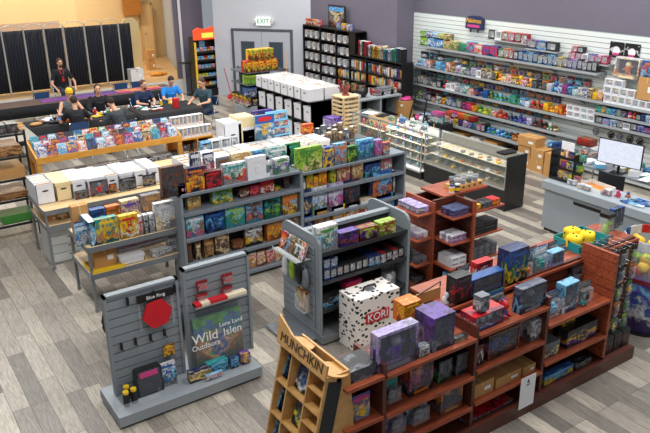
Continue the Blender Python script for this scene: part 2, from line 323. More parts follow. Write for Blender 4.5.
# ================================================================== ROOM
struct(MB().box(-6, 16, -2, 32, -.1, 0).build('floor', floor_mat()))
PURP = mat('purple_grey_wall', '66616f', .85, var=.05, vs=3); WALLG = mat('pale_grey_wall', 'b9bcc4', .8, var=.03, vs=3); BEIGE = mat('warm_beige_wall', 'e6c896', .8, var=.04, vs=2)
def wallseg(name, a, b, h, m, t=.12, z0=0):
    a = Vector((*a, 0)); b = Vector((*b, 0)); n = (b-a).normalized(); q = Vector((-n.y, n.x, 0))*t
    mb = MB(); mb.prism([(p.x, p.y) for p in (a, b, b+q, a+q)], 'z', z0, h); return struct(mb.build(name, m))
RH = 5.2
DW0, DW1 = (10.19, 21.37), (12.25, 18.83)
wallseg('wall_exit', (10.19, 21.37), (12.25, 18.83), RH, WALLG)
wallseg('wall_right', (12.25, 18.83), (12.25, 14.72), RH, PURP, .72)
wallseg('wall_register', (12.9, 14.8), (12.9, 2), RH, PURP)
wallseg('wall_alcove', (9.3, 22.45), (10.25, 22.3), RH, PURP)
mb = MB()
A0, A1 = Vector((11.1, 27.7, 0)), Vector((9.45, 22.3, 0)); n = 34
for i in range(n):   # corrugated partition
    p = A0.lerp(A1, i/n); q = A0.lerp(A1, (i+.55)/n); mb.prism([(p.x, p.y), (q.x-.04, q.y), (q.x+.05, q.y), (p.x+.05, p.y)], 'z', 0, RH)
struct(mb.build('wall_partition', mat('white_corrugated', 'd6d4d0', .6, var=.04)))
wallseg('wall_stage_left', (-2, 26.2), (7.35, 26.6), RH, BEIGE); wallseg('wall_stage_back', (7.35, 26.6), (11.2, 27.82), RH, BEIGE)
# stage
struct(MB().prism([(-2, 22.35), (9.42, 22.35), (11.0, 27.6), (-2, 27.6)], 'z', 0, .48).build('stage_floor', wood('stage_boards', 'b08a5c', 'd2b080', (2, 18, 10))))
struct(MB().box(-2, 9.4, 22.3, 22.35, 0, .46).build('trim_1', mat('white_riser', 'cfcdc8', .7)))
d = thing('stage_door', 'beige door with knob in the stage back wall', 'door', (0, 0, 0)); 
def onback(px, py): # point on the stage back wall plane
    a = Vector((7.35, 26.6, 0)); n = Vector((1.22, -3.85, 0)).normalized(); r = ray(px, py); t = (a-Vector((0, 0, CH))).dot(n)/r.dot(n); return Vector((0, 0, CH))+r*t
p0, p1 = onback(145, 60), onback(153, 60)
MB().box(p0.x, p1.x, p0.y-.12, p0.y-.05, .48, 2.5).build('door_leaf', mat('beige_door', 'd8b884', .6), d)
MB().box(p0.x-.06, p0.x, p0.y-.13, p0.y-.05, .48, 2.56).box(p1.x, p1.x+.06, p0.y-.13, p0.y-.05, .48, 2.56).box(p0.x-.06, p1.x+.06, p0.y-.13, p0.y-.05, 2.5, 2.58).build('door_frame', mat('beige_trim', 'c9a871', .6), d)
MB().sph((p0.x+.08, p0.y-.16, 1.45), .03, .03, .03).build('door_knob', METAL, d)
p0, p1 = onback(122, 8), onback(137, 8)
tag(MB().box(p0.x, p1.x, p0.y-.25, p0.y-.08, 2.2, 4.4).build('brown_panel', wood('tan_panel', '9a5f1e', 'b8782c', (2, 2, 20))), 'tall orange brown wooden panel high on stage back wall', 'panel')
p = U(133, 30, y=24.0)
t = thing('stage_flat', 'pale cream board with rounded top standing at the end of the curtains', 'board', (U(133, 55, y=24).x, 24, .48))
MB().prism([(-.33, 0), (.3, 0), (.3, 1.75), (.15, 1.9), (-.2, 1.88), (-.33, 1.6)], 'y', 0, .05).build('panel', mat('cream_board', 'd3c08e', .7), t)
for q in (-.3, .2): MB().box(q, q+.05, .05, .5, 0, .05).build('foot', MDF, t)
t = tag(item('c', .42, .4, .4, 'w', (U(129, 78, z=.48).x, 22.75, .48), 0, 'x'), 'white open carton with small printed mark on the stage edge', 'box')
tag(MB().sph((0, 0, .07), .18, .12, .07).sph((.2, .05, .05), .14, .1, .05).sph((-.17, .04, .06), .12, .1, .06).build('cloth_heap', mat('orange_cloth', 'cf8a2e', .9), None, (U(143, 70, z=.48).x, 23.4, .48)), 'crumpled orange cloth lying on the stage beside the white carton', 'cloth')
for i, (px, py) in enumerate(((141, 50), (141, 57))):
    q = U(px, 66, z=.48); item('c', .25, .35, .25, 'h', (q.x, 24.6, .48+.36*i), 0, ['brown carton at the bottom of the small stack behind the cream board', 'brown carton on top of the small stack behind the cream board'][i])
# curtain divider on the stage: one divider of hinged frames
cur = thing('curtain_divider', 'black curtain divider of many arched frames across the stage', 'screen', (0, 23.1, .48))
xs = [2.9, 3.55, 4.15, 4.77, 5.35, 5.93, 6.58, 7.12, 7.66]
CURT = mat('black_curtain', '20242f', .9, bump=.2, vs=20)
for i, x in enumerate(xs):
    MB().cyl((x, 0, 0), (x, 0, 1.88), .03, n=8).box(x-.02, x+.02, -.2, .2, 0, .02).build('pole', mat('pole_metal', 'bdbbb5', .4, .3), cur)
    x2 = xs[i+1] if i+1 < len(xs) else x+.42
    q = MB(); n = 22; pts = [(x+.03+(x2-x-.06)*k/n, .025*math.sin(k*1.9+i)) for k in range(n+1)]
    for k in range(n): q.add([(pts[k][0], pts[k][1], .03), (pts[k+1][0], pts[k+1][1], .03), (pts[k+1][0], pts[k+1][1], 1.84), (pts[k][0], pts[k][1], 1.84), (pts[k][0], pts[k][1]+.015, .03), (pts[k+1][0], pts[k+1][1]+.015, .03), (pts[k+1][0], pts[k+1][1]+.015, 1.84), (pts[k][0], pts[k][1]+.015, 1.84)], [(0, 1, 2, 3), (7, 6, 5, 4), (0, 4, 5, 1), (3, 2, 6, 7)], 0, True)
    q.build('curtain', CURT, cur)
    if i+1 < len(xs): MB().tube([(x+(x2-x)*(.5-.5*math.cos(k*PI/8)), 0, 1.86+.15*math.sin(k*PI/8)) for k in range(9)], .012, 6).build('arch', mat('pole_metal', 'bdbbb5', .4, .3), cur)
tag(MB().box(-1.4, 1.4, 0, .05, 0, .3).box(-1.4, 1.4, -.05, .15, -.03, 0).build('striped_ledge', mat('striped_ledge', 'b9a08c', .7, var=.5, vs=30), None, (5.2, 26.1, 1.95)), 'narrow striped ledge on the beige wall above the curtains', 'shelf')
# exit doors on the angled wall
wd = Vector((DW1[0]-DW0[0], DW1[1]-DW0[1], 0)).normalized(); wn = Vector((wd.y, -wd.x, 0))
if wn.y > 0: wn = -wn
wang = math.atan2(wd.y, wd.x)
def wpt(px, py):
    r = ray(px, py); a = Vector((*DW0, 0)); t = (a-Vector((0, 0, CH))).dot(wn)/r.dot(wn); return Vector((0, 0, CH))+r*t
e0, e1 = wpt(237, 95), wpt(292, 90); org = Vector((*DW0, 0)); s0 = (e0-org).dot(wd); s1 = (e1-org).dot(wd)
dr = struct(link('door_1', None, None, DW0+(0,), wang)); hh = 2.1; mid = (s0+s1)/2
DG = mat('dark_door_frame', '4c4f56', .5); DL = mat('grey_door', 'a7abb3', .6)
MB().box(s0-.07, s0, -.05, .0, 0, hh).box(s1, s1+.07, -.05, 0, 0, hh).box(s0-.07, s1+.07, -.05, 0, hh, hh+.07).build('door_frame', DG, dr)
for k, (a, b) in enumerate(((s0+.01, mid-.005), (mid+.005, s1-.01))):
    lf = MB().box(a, b, -.035, -.003, .01, hh-.01).build('door_leaf', DL, dr)
    c = (a+b)/2; MB().box(c-.2, c+.2, -.042, -.036, 1.0, 1.75).build('window_pane', mat('door_window', '3d4852', .15), lf)
    MB().box(c-.23, c-.2, -.05, -.036, .97, 1.78).box(c+.2, c+.23, -.05, -.036, .97, 1.78).box(c-.23, c+.23, -.05, -.036, 1.75, 1.78).box(c-.23, c+.23, -.05, -.036, .97, 1.0).build('window_trim', DG, lf)
    MB().box(a+.08, b-.08, -.09, -.05, .92, .98).box(a+.08, a+.12, -.09, -.035, .9, 1.0).build('push_bar', METAL, lf)
sg = wpt(264, 21); ex = thing('exit_sign', 'white EXIT sign with green letters and twin lamps above the grey doors', 'sign', sg+wn*.01, wang)
MB().box(-.24, .24, -.08, 0, -.13, .13).build('housing', mat('sign_white', 'dfe6df', .5, emit=.35), ex)
for q in (-1, 1): MB().cyl((q*.3, -.05, .02), (q*.3, -.12, .0), .05, .07, n=12).box(min(q*.24, q*.3), max(q*.24, q*.3), -.06, -.02, 0, .04).build('lamp_head', mat('lamp_white', 'e4e4de', .4), ex)
text('lettering', 'EXIT', .2, mat('exit_green', '1f8a5a', .5, emit=.2), ex, (0, -.083, 0), (PI/2, 0, 0))
# ================================================================== SLAT WALL
SX = 12.85
sw = struct(link('wall_slats', None, None, (0, 0, 0))); b = MB(); g_ = MB(); z = .05
while z < 2.88:
    b.box(SX-.02, SX, 3, 14.72, z, z+.088); g_.box(SX-.004, SX+.03, 3, 14.72, z+.088, z+.102); z += .1
b.build('slat_board', mat('white_slatwall', 'd3d9d6', .45), sw); g_.build('slat_groove', mat('slat_groove', '85908e', .6), sw)
SH = mat('steel_shelf', 'a3a9ac', .4, .2)
def wshelf(name, x, z, y0, y1, label, t=.035):
    o = thing('wall_shelf', label, 'shelf', (x, 0, z)); MB().box(0, SX-.021-x, y0, y1, -t, 0).box(-.006, 0, y0, y1, -t-.01, .006).build('shelf_board', SH, o)
    for k in range(int((y1-y0)/1.22)+1): y = min(y0+.03+k*1.22, y1-.03); MB().prism([(SX-x-.022, -t-.16), (SX-x-.022, -t), (.06, -t), (.06, -t-.03)], 'y', y-.005, y+.005).build('bracket', SH, o)
    return o
XF = 12.5
wshelf('', XF, 2.19, YB(597, XF, 2.19), YB(418, XF, 2.19), 'highest long grey shelf on the slatted wall')
wshelf('', XF, 1.65, 5.5, 14.6, 'second long grey shelf down on the slatted wall')
wshelf('', XF, 1.2, 5.5, 14.65, 'third long grey shelf down on the slatted wall')
wshelf('', XF, 1.42, 5.5, YB(594.6, XF, 1.42), 'short grey shelf squeezed between second and third shelves above the monitor')
wshelf('', XF, .8, YB(580, XF, .8), 14.65, 'fourth long grey shelf down on the slatted wall')
o = wshelf('', 12.28, .44, YB(562, 12.28, .44), 14.4, 'lowest deepest shelf of the slatted wall above brown cartons', .05)
wshelf('', 12.6, 2.56, YB(527, 12.6, 2.56), YB(487, 12.6, 2.56), 'small high shelf holding six red and white boxes', .015)
wshelf('', 12.6, 2.47, YB(556, 12.6, 2.36), YB(525, 12.6, 2.36), 'small shelf holding three blue boxes', .015)
wshelf('', 12.6, 2.36, YB(608, 12.6, 2.36), YB(567, 12.6, 2.36), 'small shelf of pink boxes left of the framed box', .015)
def seq(C, z, a, b, pals, name, hs, kinds, depth=.14, step=None, push=0, group=None):
    n = len(pals); L = []
    for i, p in enumerate(pals):
        x0 = a+(b-a)*i/n; x1 = a+(b-a)*(i+1)/n-.3
        y = YB((x0+x1)/2, C+.03+push, z); h = hs[i % len(hs)]; k = kinds[i % len(kinds)]
        if ':' in p: k, p = p.split(':')
        y0, y1 = YB(x0, C+.03+push, z), YB(x1, C+.03+push, z)
        N0 = set(COL.objects) if False else None; lab = CN[p[0]]+(' and '+CN[p[1]] if len(p) > 1 and p[1] != p[0] else '')+' '+NOUN[k]+', '+nth(i)+' from left, '+name
        item(k, abs(y0-y1), h, min(depth, .3), p if len(p) > 1 else p+'w', (C+.03+push, (y0+y1)/2, z), -PI/2, uniq(lab), group or PL[k]+' on '+name, False).name = KN2[k]
seq(XF, 2.19, 420, 497, 'g:gwu g:bwl g:lwb g:cgh g:ceg g:tkg g:lbr g:orw g:bpr g:bmr'.split(), 'highest wall shelf', [.2, .24, .24, .22, .22, .19, .26, .22, .23, .24], 'g')
seq(XF, 2.39, 420, 450, 'g:gwu g:bnw g:lbw g:ugc g:egc'.split(), 'upper layer, highest wall shelf', [.16], 'g')
seq(XF, 2.19, 498, 596, 'gwo ogw rkw kws bka bkl lkb bka bly nbw lka bkw yks sky pkv vkp kvp skw kss aks'.split(), 'long half of highest wall shelf', [.2, .22, .19], 'f', .12)
seq(12.6, 2.56, 488, 527, 'kgw wkg owk rmw rkg rwk'.split(), 'small high shelf', [.2], 'f', .12)
seq(12.6, 2.47, 526, 556, 'bko blk ksw'.split(), 'small shelf of three', [.19], 'f', .12)
seq(12.6, 2.36, 568, 607, 'rmw rmk wsk bmv mrw mrk'.split(), 'small pink shelf', [.15, .17], 'f', .12)
seq(12.6, 2.52, 571, 583, 'rmw ksw'.split(), 'upper layer, small pink shelf', [.12], 'f', .12)
seq(XF, 1.65, 415, 602, 't:ls t:vl g:ovw t:sk g:lbl g:bel g:oew g:ekc g:brw g:gkw f:pkw f:vsw f:wkp g:cvk g:wsk v:ykk t:yo g:yrw g:orw g:ywn t:oy g:rbw t:oy g:kas t:sk v:ogk g:wol t:lb g:blw g:pkm g:lbk g:wgl g:wcs g:bkw g:csk g:yoy g:wyo'.split(), 'second wall shelf', [.15, .2, .17, .13, .19, .16, .22], 'g', .2)
seq(XF, 1.65, 603, 652, 'wkc wyk wgk wck wsb wkr wbk'.split(), 'right end, second wall shelf', [.16], 'f', .12)
seq(XF, 1.81, 603, 634, 'wkb wyk wck wrk'.split(), 'middle layer of white figure stack', [.16], 'f', .12)
seq(XF, 1.97, 604, 622, 'wck wsb'.split(), 'top layer of white figure stack', [.15], 'f', .12)
seq(XF, 1.2, 413, 566, 'f:ska f:skc f:skw v:sck f:ack f:ksa t:rk f:wrk f:wmg g:wks f:lws g:tgw g:orw g:kob t:nb g:bnb t:eg t:gt t:gl t:bg t:gt g:tlg t:tg g:lwb g:wlw t:er t:eo t:kr g:yoy t:yo t:oy g:oyr t:or'.split(), 'third wall shelf', [.17, .2, .15, .18, .13], 'f', .18)
seq(XF, 1.2, 566, 594, 'f:wrk f:wrl f:wls f:wrt'.split(), 'bottom of white-red stack', [.13], 'f', .14)
seq(XF, 1.33, 566, 594, 'f:wrk f:wkr f:wlt f:wrl'.split(), 'upper layer of white-red stack', [.12], 'f', .14)
seq(XF, 1.2, 595, 650, 'f:kvp g:vml g:blw f:skw f:wks f:ksw g:bnv g:blr'.split(), 'third wall shelf above monitor', [.14, .12, .15], 'f', .16)
seq(XF, 1.42, 596, 650, 'g:tlg g:oyt g:tgl g:bnl f:sgk g:svk t:im t:or f:ksc g:bkn g:lbw'.split(), 'short shelf above monitor', [.13, .14, .12], 'g', .16)
seq(XF, .8, 416, 556, 't:gu g:vpk f:kps f:eok g:kaw g:yok f:bnw f:nbl f:gkp g:mpk g:rpm g:ykr t:ug t:yu t:gu g:wor t:or t:rd t:ns t:bn t:pb t:bp g:vbw t:ek t:kd t:ek t:gw t:ce'.split(), 'fourth wall shelf', [.2, .16, .18, .14], 't', .18)
seq(12.28, .44, 436, 560, 'g:rok g:ero g:oew g:rbw g:gky g:pnk g:pmw g:vpk g:gnb f:mkb f:kan t:tb t:gb t:bl t:lb t:tn t:bk g:kco t:yo t:ek g:oeb t:tu t:yu t:ug g:lyw t:bl g:bkn g:nvb'.split(), 'lowest wall shelf', [.17, .15, .19, .14], 'g', .2)
seq(12.28, .61, 446, 474, 'g:reo g:rwb g:oer g:gro g:dkr'.split(), 'upper layer, lowest wall shelf', [.13], 'g', .16)
random.seed(11)
HK = []; HOOK = bpy.data.objects.new('peg_hook', MB().tube([(-.03, 0, .02), (-.02, 0, 0), (.29, 0, 0)], .003, 5).box(.285, .3, -.015, .015, -.02, .02).mesh('peg_hook', [METAL]))
for nm, z, a, b in (('second wall shelf', 1.65, 420, 590), ('third wall shelf', 1.2, 420, 560), ('fourth wall shelf', .8, 425, 550), ('lowest wall shelf', .44, 440, 555)):
    pals = [''.join(random.sample('rogtbnpkwsyel', 2)) for _ in range(int((b-a)/8))]
    n0 = len(HK); seq(XF, z+.17, a, b, ['k:'+p+'k' for p in pals], 'hooks behind '+nm, [.17], 'k', .05, push=.24)
    for o in [q for q in COL.objects if q.name.startswith('blister_pack') and q not in HK]:
        HK.append(o); pg = HOOK.copy(); COL.objects.link(pg); pg.location = o.location+Vector((0, 0, .175)); pg['label'] = 'steel hook holding carded toys '+('behind '+nm); pg['category'] = 'hook'; pg['group'] = 'steel hooks on slatted wall'
# framed box, posters, sign, big carton at right of the slat wall
y0, y1 = YB(637, 12.6, 2.2), YB(613, 12.6, 2.2)
item('v', y1-y0, .4, .14, 'woc', (12.62, (y0+y1)/2, 1.98+.17), -PI/2, 'large silver framed window box of several figures on the right of slatted wall', None, True)
for k, (a, b) in enumerate(((609, 623), (624, 639))):
    y0, y1 = YB(b, 12.8, 2.6), YB(a, 12.8, 2.6); p = thing('spotted_poster', ['left', 'right'][k]+' black and white spotted poster with pink face above the framed box', 'poster', (12.815, (y0+y1)/2, 2.5), -PI/2)
    a_ = MB().box(-(y1-y0)/2, (y1-y0)/2, -.006, 0, 0, .3); a_.build('sheet', art('kwk'), p); MB().cyl((0, -.007, .13), (0, -.011, .13), .08, n=16).build('face', plain('w'), p); MB().box(-.06, .06, -.014, -.01, .04, .09).build('lettering', plain('m'), p)
item('c', .36, .42, .25, 'h', (12.55, YB(645, 12.55, 1.9), 1.83), -PI/2, 'large plain brown carton resting on white figure boxes at right edge')
item('g', .3, .3, .14, 'brlo', (12.58, YB(647, 12.58, 2.2), 2.25), -PI/2, 'blue and orange toy box above the large plain brown carton')
pk = thing('logo_sign', 'dark blue block sign with yellow Pokémon lettering on the slatted wall', 'sign', (12.72, YB(473.5, 12.72, 2.8), 2.72), -PI/2)
MB().prism([(-.27, 0), (.27, 0), (.27, .24), (.12, .3), (-.12, .3), (-.27, .26)], 'y', 0, .09).build('block', plain('n'), pk)
text('lettering', 'Pokémon', .15, mat('logo_yellow', 'f0b428', .5), pk, (0, -.004, .19), (PI/2, 0, 0), sx=.85)
MB().box(-.2, .2, -.006, 0, .04, .1).build('subtitle_bar', plain('m'), pk)
for q in (-.12, .12): MB().box(q-.015, q+.015, .02, .05, -.08, 0).build('prong', BLACK, pk)
# ================================================================== GREY DOUBLE PANEL GONDOLA
def slatpanel(x0, x1, y, z0, z1, th, m, n=None, groove=None, yax=True, name='slat_panel', parent=None):
    """horizontal boards with open grooves, both faces; along x at plane y (yax) or along y at plane x"""
    b = MB(); st = .102; z = z0; B = (lambda a, c, e, f, g, h: b.box(a, c, y+e, y+f, g, h)) if yax else (lambda a, c, e, f, g, h: b.box(y+e, y+f, a, c, g, h))
    B(x0, x1, -th*.2, th*.2, z0, z1)
    while z < z1-.005: B(x0, x1, -th/2, th/2, z, min(z+st-.012, z1)); z += st
    return b.build(name, m, parent)
g = thing('slatwall_gondola', 'grey two-panel slatwall gondola on a low plinth in the foreground', 'display stand')
MB().box(1.62, 3.3, 6.22, 6.86, .03, .15).build('plinth', mat('grey_plinth', '8b9297', .45, var=.04), g)
MB().box(1.65, 3.27, 6.25, 6.83, 0, .03).build('kick_strip', BLACK, g)
for (a, b_, zt) in ((1.72, 2.53, 1.35), (2.59, 3.4, 1.42)):
    p = slatpanel(a+.03, b_-.03, 6.64, .16, zt-.03, .05, GREY, parent=g)
    MB().box(a, a+.03, 6.6, 6.68, .16, zt).build('side_rail', GREY, p); MB().box(b_-.03, b_, 6.6, 6.68, .16, zt).build('side_rail', GREY, p); MB().box(a, b_, 6.6, 6.68, zt-.03, zt).build('top_rail', GREY, p)
GY = 6.61
def ong(px, py, y=GY): return U(px, py, y=y)
for k, (px, py) in enumerate(((127, 301), (153, 294), (174, 288))):
    p = ong(px, py); tag(MB().box(-.012, .012, -.03, 0, -.04, .04).build('slat_bracket', BLACK, None, p), 'small black bracket on the left grey panel, '+('left', 'middle', 'right')[k]+' of upper three', 'bracket', 'black brackets on the left panel')
for k, (px, py) in enumerate(((121, 346), (135, 341), (150, 337), (164, 332))):
    p = ong(px, py); tag(MB().box(-.012, .012, -.03, 0, -.04, .04).box(-.004, .004, -.1, -.03, -.02, -.012).build('slat_hook', BLACK, None, p), 'black hook on the left grey panel, '+nth(k)+' from left in the lower row', 'hook', 'black hooks on the left panel')
p = ong(156, 312); rb = thing('dice_bag_display', 'red hexagonal felt disc hanging from a black header on the grey panel', 'display', p+Vector((0, -.02, 0)))
MB().prism([(.17*math.cos(PI/6*2*k+.15), .17*math.sin(PI/6*2*k+.15)*1.02) for k in range(6)], 'y', -.03, 0).build('red_disc', mat('red_felt', 'c41320', .9, var=.15, vs=25), rb)
MB().box(-.2, .2, -.02, .01, .17, .25).build('header', BLACK, rb); text('header_lettering', 'Blue Ring', .055, PAPER, rb, (0, -.022, .21), (PI/2, 0, 0), .001)
for q in (-.19, .18): MB().box(q, q+.01, -.005, .01, -.17, .2).build('frame_side', CLEAR, rb)
for k, (px, py, nm) in enumerate(((201, 284, 'upper left'), (226, 277, 'upper right'), (201, 297, 'lower left'), (226, 290, 'lower right'))):
    p = ong(px, py); r = thing('dice_pack', 'small clear dice pack on the right grey panel, '+nm+' of four', 'dice pack', p+Vector((0, -.03, -.06)), 0, 'small dice packs on the right panel')
    MB().box(-.065, .065, .0, .02, 0, .11).build('card', art('dkr'), r); MB().box(-.055, .055, -.03, 0, .01, .08).build('bubble', CLEAR, r); b = MB()
    for i in range(5): b.box(-.045+.02*i, -.03+.02*i, -.022, -.007, .02, .035)
    for i in range(4): b.box(-.035+.02*i, -.02+.02*i, -.022, -.007, .045, .06)
    b.build('dice', plain('r'), r)
a, b_ = ong(193, 326), ong(243, 308); sh = thing('literature_ledge', 'clear ledge with red and white printed strip on the right grey panel', 'shelf', ((a.x+b_.x)/2, GY, .98))
wdt = b_.x-a.x; MB().box(-wdt/2, wdt/2, -.13, 0, -.012, 0).build('ledge', CLEAR, sh)
tag(MB().box(-wdt/2, wdt/2, -.12, -.03, 0, .035, 0).box(-wdt*.5, -wdt*.38, -.121, -.029, .001, .036, 1).box(-wdt*.22, wdt*.12, -.121, -.029, .001, .036, 1).build('rolled_playmat', [mat('cream_roll', 'e0d3b8', .6), plain('r')], None, ((a.x+b_.x)/2, GY, .98)), 'long cream box with red bands lying on the clear ledge', 'box')
a, b_ = ong(194, 378), ong(241, 325); pz = thing('game_bundle', 'large shrink-wrapped map game reading Wild, leaning on the right grey panel', 'board game', ((ong(194, 360).x+ong(241, 360).x)/2, 6.5, .185), 0); pz.rotation_euler.x = -.1
wz = ong(241, 350).x-ong(194, 350).x; MB().box(-wz/2, wz/2, 0, .06, 0, .62).build('box', art('gheb'), pz)
MB().box(-wz/2-.01, wz/2+.01, -.006, .066, -.01, .63).build('shrink_wrap', clearmat('wrap', 'd8dce0', .12, .15), pz)
text('title', 'Wild', .16, PAPER, pz, (-.17, -.01, .38), (PI/2, 0, 0)); text('title', 'Outdoors', .085, PAPER, pz, (-.17, -.01, .28), (PI/2, 0, 0)); text('title', 'Islen', .13, PAPER, pz, (.17, -.01, .37), (PI/2, 0, 0)); text('title', 'Lone Land', .07, PAPER, pz, (.16, -.01, .47), (PI/2, 0, 0))
def put(kind, w, h, d, pal, x, y, z, label, rz=0, parts=True, group=None, tilt=0): return item(kind, w, h, d, pal, (x, y, z), rz, label, group, parts, tilt)
gx = lambda px: XA(px, 6.45, .165)
GL = XA
put('g', .25, .15, .09, 'tbl', gx(216), 6.38, .15, 'teal blue game box lying before the map game, right one'); put('g', .26, .13, .09, 'nyc', gx(198), 6.36, .16, 'navy game box with yellow title lying at the left foot of the map game')
put('g', .2, .07, .03, 'lrw', gx(209), 6.3, .16, 'thin blue and red box on the front lip of the plinth')
put('g', .1, .13, .09, 'nbl', gx(232), 6.36, .16, 'small dark blue cube box beside the purple cube box'); put('g', .11, .13, .1, 'pvy', gx(243), 6.36, .16, 'small purple cube box at the right end of the plinth')
put('g', .13, .13, .03, 'eoy', gx(176), 6.56, .47, 'small orange brown card box hanging between the two panels')
j = XA(126, 6.45, .16)
for k, (px, hh) in enumerate(((125, .17), (133, .17), (129, .16))): put('j', .07, hh, .07, 'kyk', gx(px), 6.35+.09*(k == 2)+.01*k, .16, 'black dice jar with gold label, '+('left', 'right', 'rear')[k]+' of three in the clear tray', group='black dice jars')
ca = thing('round_corner_case', 'black round-cornered case with pink red title standing on the plinth', 'case', (gx(151), 6.44, .15)); ca.rotation_euler.x = -.12
poly = [(-.15+.03*(1-math.cos(t)), .32-.03*(1-math.sin(t))) for t in (0, .8, 1.57)]+[(.12+.03*math.sin(t), .32-.03*(1-math.cos(t))) for t in (0, .8, 1.57)]+[(.15, 0), (-.15, 0)]
MB().prism(poly, 'y', 0, .07).build('shell', mat('black_plastic', '1c1d22', .3), ca); MB().prism([(p[0]*.85, p[1]*.85+.02) for p in poly], 'y', -.012, 0).build('window', clearmat('smoked', '5a5f68', .5), ca); MB().box(-.1, .1, -.018, -.012, .22, .28).build('title_panel', plain('m'), ca)
put('g', .2, .27, .04, 'wlnb', gx(170), 6.47, .16, 'white and blue pamphlet box with diagonal art beside the black case', tilt=-.12)
tr = thing('clear_tray', 'long clear acrylic tray on the left of the grey plinth', 'tray', (gx(140), 6.33, .15))
MB().box(-.28, .2, -.0, .004, 0, .06).box(-.28, -.276, 0, .15, 0, .06).box(.196, .2, 0, .15, 0, .06).build('tray', CLEAR, tr)
# cushion lying behind the gondola
cu = thing('pet_bed', 'black padded cushion bed lying on the floor behind the grey gondola', 'cushion', (2.72, 7.75, 0), .1)
b = MB(); b.sph((0, 0, .3), .62, .32, .28); 
for k in range(16): t = 2*PI*k/16; b.sph((.62*math.cos(t), .36*math.sin(t), .42), .16, .13, .15, 0, 8, 6)
b.build('padding', mat('black_quilt', '1b1f2b', .55, bump=.3, vs=12), cu)
# ================================================================== GREY BOARD-GAME SHELVES
def bay(x0, x1, y, zs, top, label, depth=.42, endz=True):
    t = thing('shelf_unit', label, 'shelving')
    for x in (x0, x1-.035): MB().box(x, x+.035, y, y+depth, 0, top).build('upright', GREY, t)
    MB().box(x0, x1, y+depth-.02, y+depth, 0, top-.04).build('back_panel', mat('shelf_back', '4a4f56', .6), t)
    for z in zs: MB().box(x0+.035, x1-.035, y-.01, y+depth-.02, z-.035, z).box(x0+.035, x1-.035, y-.014, y-.006, z-.04, z+.004).build('shelf_board', mat('grey_shelf_board', '747c84', .45, var=.04), t)
    MB().box(x0, x1, y-.012, y+depth, top-.035, top).build('top_board', mat('grey_shelf_board', '747c84', .45), t)
    return t
bay(3.46, 5.43, 8.65, [.09, .46, .83, 1.215], 1.5, 'left grey open shelving bay full of board games')
bay(5.43, 7.5, 8.68, [.09, .33, .68, 1.1], 1.44, 'right grey open shelving bay full of board games')
n1, n2, n3, n4, n5 = 'left bay, second shelf', 'left bay, third shelf', 'left bay, fourth shelf', 'left bay, bottom', 'left bay top'
row('A', 8.65, 1.5, n5, """
163 186 166 g eaa dark brown fantasy game box
178.5 186.5 183 g rwn tiny red card box
187 207 167 g nyo navy game box with a golden dragon
205 222.5 171 g kar black game box with red title
224 247 163 g worgt white game box with coloured shapes
248 267 156.5 g www plain white game box
264 273 157 j wks black and white round tin
274.5 290 158 g wpg white game box with purple emblem
""", .09)
row('A', 8.95, 1.5, n5+', rear row', """
191 203 152 m nbw navy bagged comic
204 216 152 m nrw dark bagged comic with red figure
218 231 157 g sce grey box
232 253 152.5 g ceh cream and brown game box
254 265 150 g lwb pale blue game box
266 291 147 g tsw grey green game box
287 301 143 g gkt dark green game box
""", .06)
row('A', 8.68, 1.215, n1, """
188 201.5 196.5 g cyh cream yellow game box with small figures
212.5 233 189 g ulyg landscape farm game box
240 249.5 188 g ewe brown woodland game box
250 260 185.5 g rom red and orange game box
260.5 274.5 180 g rowr orange red comic-style game box
275 280.5 187 g gyo small green game box
284 289.5 173 g eak tall narrow brown box
""", .1, off=.1)
row('A', 8.68, .83, n2, """
187 205 216 g lgmw pastel village game box
206.5 225 211.5 g nlb dark blue underwater game box
226 245.5 206.5 g lgtu pale blue mountain game box
246.5 263.5 201.5 g lboe blue harbour town game box
265 281 198 g tugk green forest game box with pale tree
283 298 194.5 g hlyo desert city game box
""", .1, off=.02)
row('A', 8.68, .46, n3, """
188.5 193 242 b eae narrow brown book-shaped game box
196.5 202 239.5 b eac brown book-shaped game box
205 214.5 236.5 b eah brown leather-look game box
216 230 233.5 g eac wider brown leather-look game box
233.5 244 241 g ehe low pile of brown boxes
246 263 227 g khyw dark framed portrait game box
267.5 284 221 g oyoh golden sun game box
285.5 299 218.5 g cake brown and white adventure game box
""", .1, off=.03)
row('A', 8.68, .09, n4, """
249 257 253 g wyo white and orange box
257.5 266 251 g oyw orange box with white band
267 275 249 g wor white and orange box, tilted
275.5 284 247 g yow yellow box
285 297 244 g hwo tan and white box
""", .14, off=.04)
row('A', 8.68, 1.44, 'right bay top', """
297 322.5 147 g uucg large lime green game box with oval badge
323.5 334 147 g bny blue game box with gold emblem
335 347 143.5 g lbho blue game box with village art
347.5 357 146 g guk neon green game box with dark figure
358 374 139.5 g ltnb teal game box with whale art
375 382 140 g vpm purple game box
383 390 142.5 g oylb orange and blue game box
""", .09)
row('A', 8.71, 1.1, 'right bay second shelf', """
302 306.5 176.5 j skw small grey can
307 313.5 173 g gry green game box with red art
314 318.5 175.5 g omy small orange and pink box
319 327 169.5 g yoo bright yellow game box
330 336 167.5 g kyu black game box with yellow figure
337 350 164 g cgmr pale game box with berries
352.5 363 162 g ceh cream and brown square game box
365 380 164 g bltn blue box with dragon shape
381 392 156.5 g gwm pale green and pink game box
""", .1, off=.06)
row('A', 8.71, .68, 'right bay third shelf', """
302 311.5 190.5 g nyb navy game box with yellow art
312.5 327.5 187 g wvgl white game box with purple figure
328.5 343.5 183 g vvmw lavender game box
344.5 360 179.5 g nake dark game box with warrior art
372.5 391.5 171 g bnol large blue night city game box
392.5 395 171 b aws grey book spine
""", .12, off=.02)
